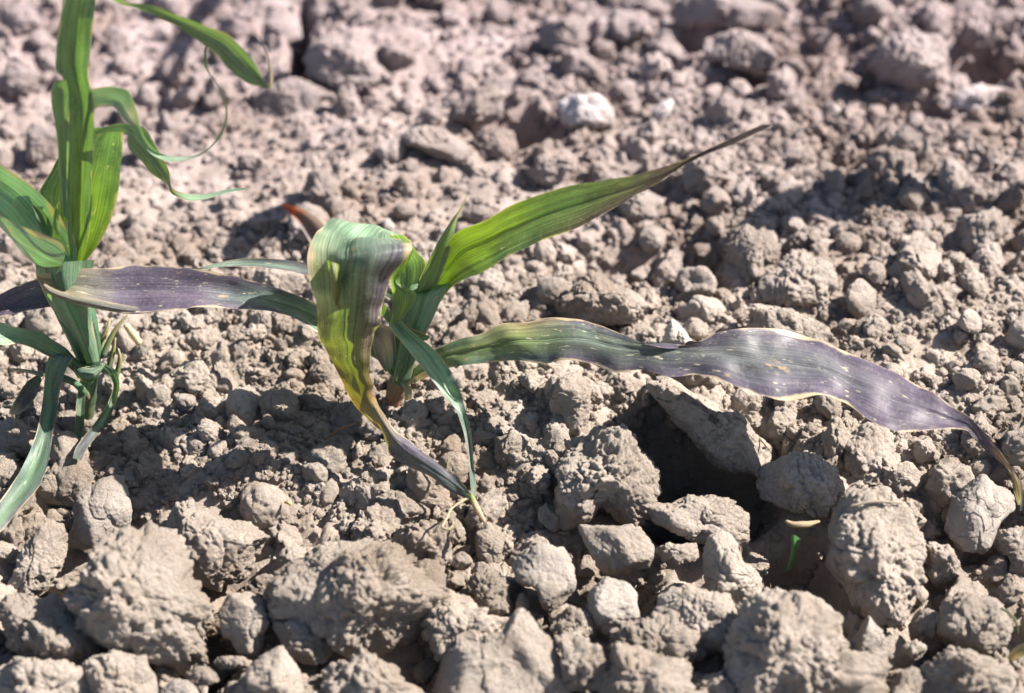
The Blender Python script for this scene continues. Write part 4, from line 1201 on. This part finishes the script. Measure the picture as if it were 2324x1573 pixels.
# left leaf leaving the frame
leaf(p0, [[(175, 600, -4), (160, 612, -4), (150, 618, -6), (135, 620, -9), (125, 622, -10)],
          [(172, 560, -3), (150, 580, -1), (138, 600, -4), (140, 600, -14), (148, 580, -17)],
          [(160, 524, -2), (125, 560, 2), (95, 600, -4), (110, 585, -16), (138, 552, -20)],
          [(134, 489, -1), (95, 535, 4), (66, 582, -5), (80, 560, -17), (95, 531, -21)],
          [(100, 450, 0), (62, 500, 5), (35, 548, -5), (42, 532, -15), (50, 514, -18)],
          [(65, 416, 1), (30, 465, 5), (0, 512, -5), (2, 502, -12), (4, 491, -15)],
          [(0, 372, 2), (-35, 420, 4), (-60, 462, -4), (-58, 455, -9), (-56, 448, -11)],
          [(-80, 330, 3), (-100, 360, 4), (-120, 390, -1), (-120, 388, -4), (-119, 386, -5)],
          [(-150, 320, 3), (-152, 325, 3), (-154, 330, 3), (-154, 331, 3), (-154, 332, 3)]],
     B0, [(0, G2, G2), (.3, (.13, .235, .17), (.17, .27, .23)), (1, G2, G2)], M_BLOOM, ny=90, nx=25, ruffle=.0005, label='broad blue-green leaf folded upward and leaving the picture on the left')
leaf(p0, [rw(117, 540, 136, 543, -8), rw(121, 500, 134, 500, -8, 0, -1), rw(125, 460, 131, 460, -7), rw(128, 428, 129, 428, -6)], B0, [(0, G1, GY), (1, GY, GY)], M_LEAF, ny=30, nx=7, label='tiny pointed new leaf in the heart of the plant')
leaf(p0, [rw(95, 540, 125, 545, -5), rw(84, 500, 118, 515, -4, 0, 2), rw(72, 465, 98, 480, -2, 0, 1), rw(70, 460, 74, 464, -2)], B0, [(0, GD, G1), (1, G1, GD)], M_LEAF, ny=30, nx=9, torn=.4, label='dark ragged inner leaf')
# purple leaf to the left
leaf(p0, [rw(170, 640, 165, 690, 2, .5, 1), rw(120, 632, 117, 694, 1, .6, 2), rw(82, 634, 65, 703, 0, .6, 2), rw(43, 647, 30, 712, -1, .6, 2), rw(0, 668, -5, 718, -2, .6, 2), rw(-60, 705, -65, 740, -4, .6, 1), rw(-120, 760, -122, 765, -8)],
     B0, [(0, GP, PU), (.5, PU, PU), (1, PD, PD)], M_PURP, ny=60, nx=13, ruffle=.0007, label='purple leaf passing behind the shrivelled leaf tip to the left')
# lower left arched leaf
leaf(p0, [rw(205, 835, 232, 826, -3, 0, -1), rw(172, 812, 180, 848, -6, .3, -1), rw(150, 790, 145, 826, -8, .4, 0), rw(121, 772, 108, 808, -11, .5, 1), rw(87, 752, 75, 790, -13, .5, 1), rw(35, 742, 40, 780, -16, .5, 1), rw(0, 731, 0, 784, -18, .5, 1), rw(-60, 735, -62, 785, -20, .5), rw(-120, 790, -122, 800, -20)],
     B0, [(0, G1, GD), (.3, G1, GP), (.5, G1, G1), (.7, G2, G2), (1, G2, G1)], M_BLOOM, ny=70, nx=13, ruffle=.0006, label='arched green leaf leaving the picture low on the left')
leaf(p0, [rw(150, 815, 165, 840, -6), rw(175, 830, 180, 860, -9, 0, -2), rw(205, 835, 205, 868, -9, 0, -3), rw(230, 828, 225, 850, -6, 0, -2), rw(240, 822, 240, 828, -4)], B0, [(0, GP, GD), (1, G2, GD)], M_LEAF, ny=30, nx=9, name='leaf_collar')
# drooping leaves
leaf(p0, [rw(150, 812, 185, 820, -7, 0, 0), rw(118, 803, 168, 812, -10, 0, 0), rw(106, 822, 150, 838, -14, 0, 1), rw(101, 860, 138, 880, -18, 0, 2), rw(95, 920, 130, 932, -23, 0, 2), rw(82, 984, 118, 998, -32, 0, 2), rw(56, 1049, 111, 1045, -43, 0, 2), rw(22, 1106, 87, 1106, -58, 0, 2), rw(-5, 1145, 43, 1158, -70, 0, 2), rw(-30, 1190, 0, 1208, -82, 0, 1), rw(-50, 1240, -45, 1243, -92)],
     B0, [(0, GP, G1), (.3, G1, GP), (.6, G1, GP), (.85, G1, PU), (1, GP, PU)], M_BLOOM, ny=110, nx=13, ruffle=.0006, label='long dull green leaf drooping to the lower left corner')
leaf(p0, [rw(222, 828, 238, 826, -2), rw(240, 848, 262, 840, -4, 0, 0), rw(256, 872, 271, 868, -7, 0, 1), rw(247, 910, 264, 912, -11, 0, 1), rw(229, 941, 246, 955, -18, 0, 1), rw(199, 980, 215, 995, -28, 0, 1), rw(173, 1015, 195, 1022, -36, 0, 1), rw(165, 1040, 184, 1045, -41)],
     B0, [(0, G1, G1), (.5, G1, GD), (.8, PU, GP), (1, GD, PU)], M_LEAF, ny=60, nx=9, ruffle=.0003, label='narrow leaf drooping right of the stem')
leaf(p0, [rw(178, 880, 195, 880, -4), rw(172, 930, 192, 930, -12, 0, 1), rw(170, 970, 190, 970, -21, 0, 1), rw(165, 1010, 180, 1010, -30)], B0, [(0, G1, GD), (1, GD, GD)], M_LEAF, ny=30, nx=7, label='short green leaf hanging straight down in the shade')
leaf(p0, [rw(88, 848, 95, 862, -12), rw(60, 868, 85, 895, -14, 0, 2), rw(38, 900, 65, 920, -17, 0, 2), rw(22, 932, 42, 940, -20), rw(20, 938, 24, 942, -21)], B0, [(0, GD, PU), (.6, PU, GP), (1, ST, ST)], M_PURP, ny=40, nx=9, ruffle=.0004, name='withered_leaf', label='small withered grey leaf on the left')
tube(p0, [(200, 905, -3), (192, 892, -5), (170, 870, -8), (140, 858, -10), (122, 862, -11)], [.0016, .0015, .0014, .0014, .001], B0, [(0, BR), (.3, G1), (1, G1)], M_LEAF, 'leaf_stalk', ns=30, nr=10)
tube(p0, [(100, 852, -12), (60, 842, -14), (22, 838, -16)], [.0009, .0007, .0005], B0, [(0, G2), (1, ST)], M_DRY, 'dry_tip', ns=20, nr=8)
for pts in ([(232, 812, -1), (250, 770, 3), (268, 740, 6), (292, 712, 9)], [(228, 815, 2), (232, 775, 6), (244, 745, 9), (250, 722, 12)], [(244, 842, -1), (256, 800, 2), (262, 765, 4)], [(262, 860, -2), (272, 815, 1), (268, 790, 2)]):
    tube(p0, pts, [.0013, .0011, .0008, .0004][:len(pts)] if len(pts) == 4 else [.0012, .0009, .0004], B0, [(0, G1), (.6, (.24, .24, .08)), (1, ST)], M_DRY, 'withered_stalk', ns=24, nr=8)

# ---- seedlings of the next row, beyond the top edge: their drooping leaves throw the two curved shadows
sd_ = np.array(sun_dir)


def above(px, py, h, z0=0.004):
    g = at_z(px, py, z0)
    return g + sd_ * (h / sd_[2])


def far_seedling(x, y, label, sh, side):
    b_ = np.array([x, y, 0.0])
    p = empty('maize_seedling', b_.tolist())
    tag(p, label, 'maize seedling', 'maize seedlings in the row')
    tube(p, [(x, y, -.01), (x, y, .04), (x + .002, y, .09), (x, y, .14)], [.004, .005, .005, .003], 0, [(0, BR), (.3, G1), (1, G1)], M_LEAF, 'stem', world=True)
    rws = []
    for a_, c_, h_ in sh:
        u_, l_ = above(*a_, h_), above(*c_, h_ - .003)
        rws.append([tuple(u_), tuple((u_ + l_) / 2 + np.array([0, 0, .001])), tuple(l_)])
    f = np.array(rws[0][1])
    top = b_ + np.array([0, 0, .13])
    pre = []
    for t, wd in ((0, .004), (.35, .008), (.7, .011)):
        c_ = top * (1 - t) + f * t + np.array([0, 0, .06 * math.sin(t * math.pi * .8)])
        v = np.array(rws[0][0]) - np.array(rws[0][2])
        v = v / np.linalg.norm(v) * wd
        pre.append([tuple(c_ + v), tuple(c_), tuple(c_ - v)])
    leaf(p, pre + rws, 0, [(0, G1, G1), (1, GP, PU)], M_LEAF, ny=90, nx=9, world=True)
    for k, (dx, dy) in enumerate(((.13, .03), (-.12, .05), (.03, .14))):
        R_ = []
        for t, z_, wd in ((0, .08, .004), (.3, .15, .010), (.6, .17, .010), (.85, .13, .006), (1, .09, .001)):
            c_ = b_ + np.array([dx * t, dy * t, z_])
            v = np.array([-dy, dx, 0]) / math.hypot(dx, dy) * wd
            R_.append([tuple(c_ + v), tuple(c_ + np.array([0, 0, -.001])), tuple(c_ - v)])
        leaf(p, R_, 0, [(0, G1, G1), (1, GP, PU)], M_LEAF, ny=50, nx=9, world=True, ruffle=.001)


far_seedling(.33, .40, 'maize seedling of the next row beyond the upper right corner', [((1600, 570), (1590, 625), .150), ((1680, 505), (1690, 575), .148), ((1760, 478), (1775, 545), .145), ((1850, 456), (1870, 535), .142), ((1950, 458), (1960, 520), .138), ((2040, 478), (2050, 510), .135), ((2120, 488), (2130, 506), .132), ((2200, 495), (2205, 505), .130)][::-1] if False else
             [((1590, 590), (1600, 625), .125), ((1680, 505), (1690, 575), .130), ((1760, 478), (1775, 545), .134), ((1850, 456), (1870, 535), .138), ((1950, 458), (1960, 520), .142), ((2040, 478), (2050, 510), .146), ((2120, 488), (2130, 506), .150), ((2200, 495), (2205, 505), .152)][::-1], 1)
far_seedling(.02, .42, 'maize seedling of the next row beyond the top edge', [((640, 462), (655, 480), .150), ((590, 480), (625, 520), .145), ((540, 510), (590, 550), .140), ((500, 555), (555, 590), .135), ((480, 600), (530, 625), .132)], 1)

# ------------------------------------------------------------------ litter
def free_leaf(name, label, cat, rows, base, cols, mat, **kw):
    o = leaf(None, rows, base, cols, mat, name=name, **kw)
    tag(o, label, cat)
    return o


yr = at_z(700, 500, 0)[1] - .016
free_leaf('dead_leaf', 'orange-red and purple dead leaf standing behind the middle seedling', 'dead leaf',
          [[(636, 463, 0), (638, 466, 0), (641, 469, -1)], [(655, 464, -2), (655, 472, -1), (653, 480, -3)], [(688, 474, -5), (680, 486, -4), (671, 500, -8)], [(716, 492, -9), (704, 508, -7), (690, 526, -12)], [(740, 514, -13), (722, 532, -11), (706, 552, -16)], [(760, 545, -17), (740, 560, -15), (722, 580, -20)]],
          yr, [(0, (.45, .10, .05), (.4, .12, .08)), (.22, (.5, .10, .03), (.4, .13, .07)), (.36, (.2, .07, .06), (.3, .16, .14)), (.5, (.11, .075, .09), (.30, .24, .24)), (1, (.11, .08, .11), (.32, .26, .27))], M_DRY, ny=40, nx=11, ruffle=.0005)
g = at_z(1800, 1290, -.002)
free_leaf('grass_blade', 'tiny bright green shoot in the deep dark hole at the lower right', 'grass shoot',
          [[(1796, 1216, 4), (1802, 1214, 4), (1818, 1224, 4)], [(1796, 1245, 2), (1802, 1244, 1), (1810, 1246, 2)], [(1790, 1275, 0), (1796, 1275, -1), (1801, 1276, 0)], [(1785, 1297, -2), (1787, 1297, -2), (1789, 1297, -2)]],
          g[1], [(0, (.06, .17, .05), (.05, .15, .04)), (1, (.07, .18, .06), (.07, .18, .06))], M_LEAF, ny=20, nx=7)


def straw(label, pts, rad, col=ST, base=None, name='straw', cat='straw'):
    w_ = []
    for x, y, z_ in pts:
        w_.append(tuple(at_z(x, y, z_)))
    o = tube(None, w_, rad, 0, [(0, col), (1, col)], M_DRY, name, ns=24, nr=8, world=True, bump=.25)
    tag(o, label, cat)
    return o


straw('short thick straw-coloured stalk lying right of the left seedling', [(284, 735, .022), (300, 757, .017), (318, 780, .012)], [.0013, .0016, .0014], (.55, .5, .33))
straw('pale straw chip bridging the deep dark hole', [(1782, 1182, .004), (1800, 1190, .004), (1830, 1190, .004), (1862, 1183, .004)], [.0006, .0012, .0014, .0005], (.42, .34, .22))
straw('thin straw resting across the top of the big porous clod', [(1930, 1148, .030), (1990, 1138, .031), (2050, 1143, .029)], [.0004, .0005, .0003], (.38, .32, .26))
straw('fine dry root fibre on the crumbs below the long purple leaf', [(1716, 985, .012), (1735, 1008, .012), (1748, 1022, .011)], [.0004, .0004, .0003], (.34, .27, .18))
straw('hair-thin dry fibre above the rim slab', [(1672, 955, .012), (1690, 975, .013), (1700, 990, .012)], [.0003, .0004, .0003], (.32, .27, .2))
straw('small brown twig lying in the shade right of the middle stem', [(735, 1000, .006), (770, 975, .010), (810, 960, .012)], [.0004, .0005, .0004], (.3, .16, .09))
straw('curved green-brown stalk in the shaded lower right corner', [(2270, 1380, .010), (2290, 1392, .014), (2305, 1410, .014), (2310, 1440, .008)], [.0004, .0005, .0005, .0004], (.12, .15, .06), name='weed_stalk', cat='weed stalk')
straw('tiny yellow straw bit in the shade left of the round clod', [(646, 1140, .008), (656, 1142, .009), (660, 1146, .008)], [.0005, .0008, .0005], (.5, .4, .2))
free_leaf('dead_leaf', 'brown-edged green leaf tip at the right edge near the bottom', 'dead leaf',
          [rw(2285, 1495, 2300, 1500, 0), rw(2298, 1475, 2320, 1490, 0, .5), rw(2320, 1462, 2345, 1480, 0, .5), rw(2350, 1460, 2352, 1466, 0)], at_z(2310, 1480, .008)[1], [(0, BR, ST), (1, G1, BR)], M_DRY, ny=20, nx=7)
print('lumps', len(PLACED), 'mids', count)
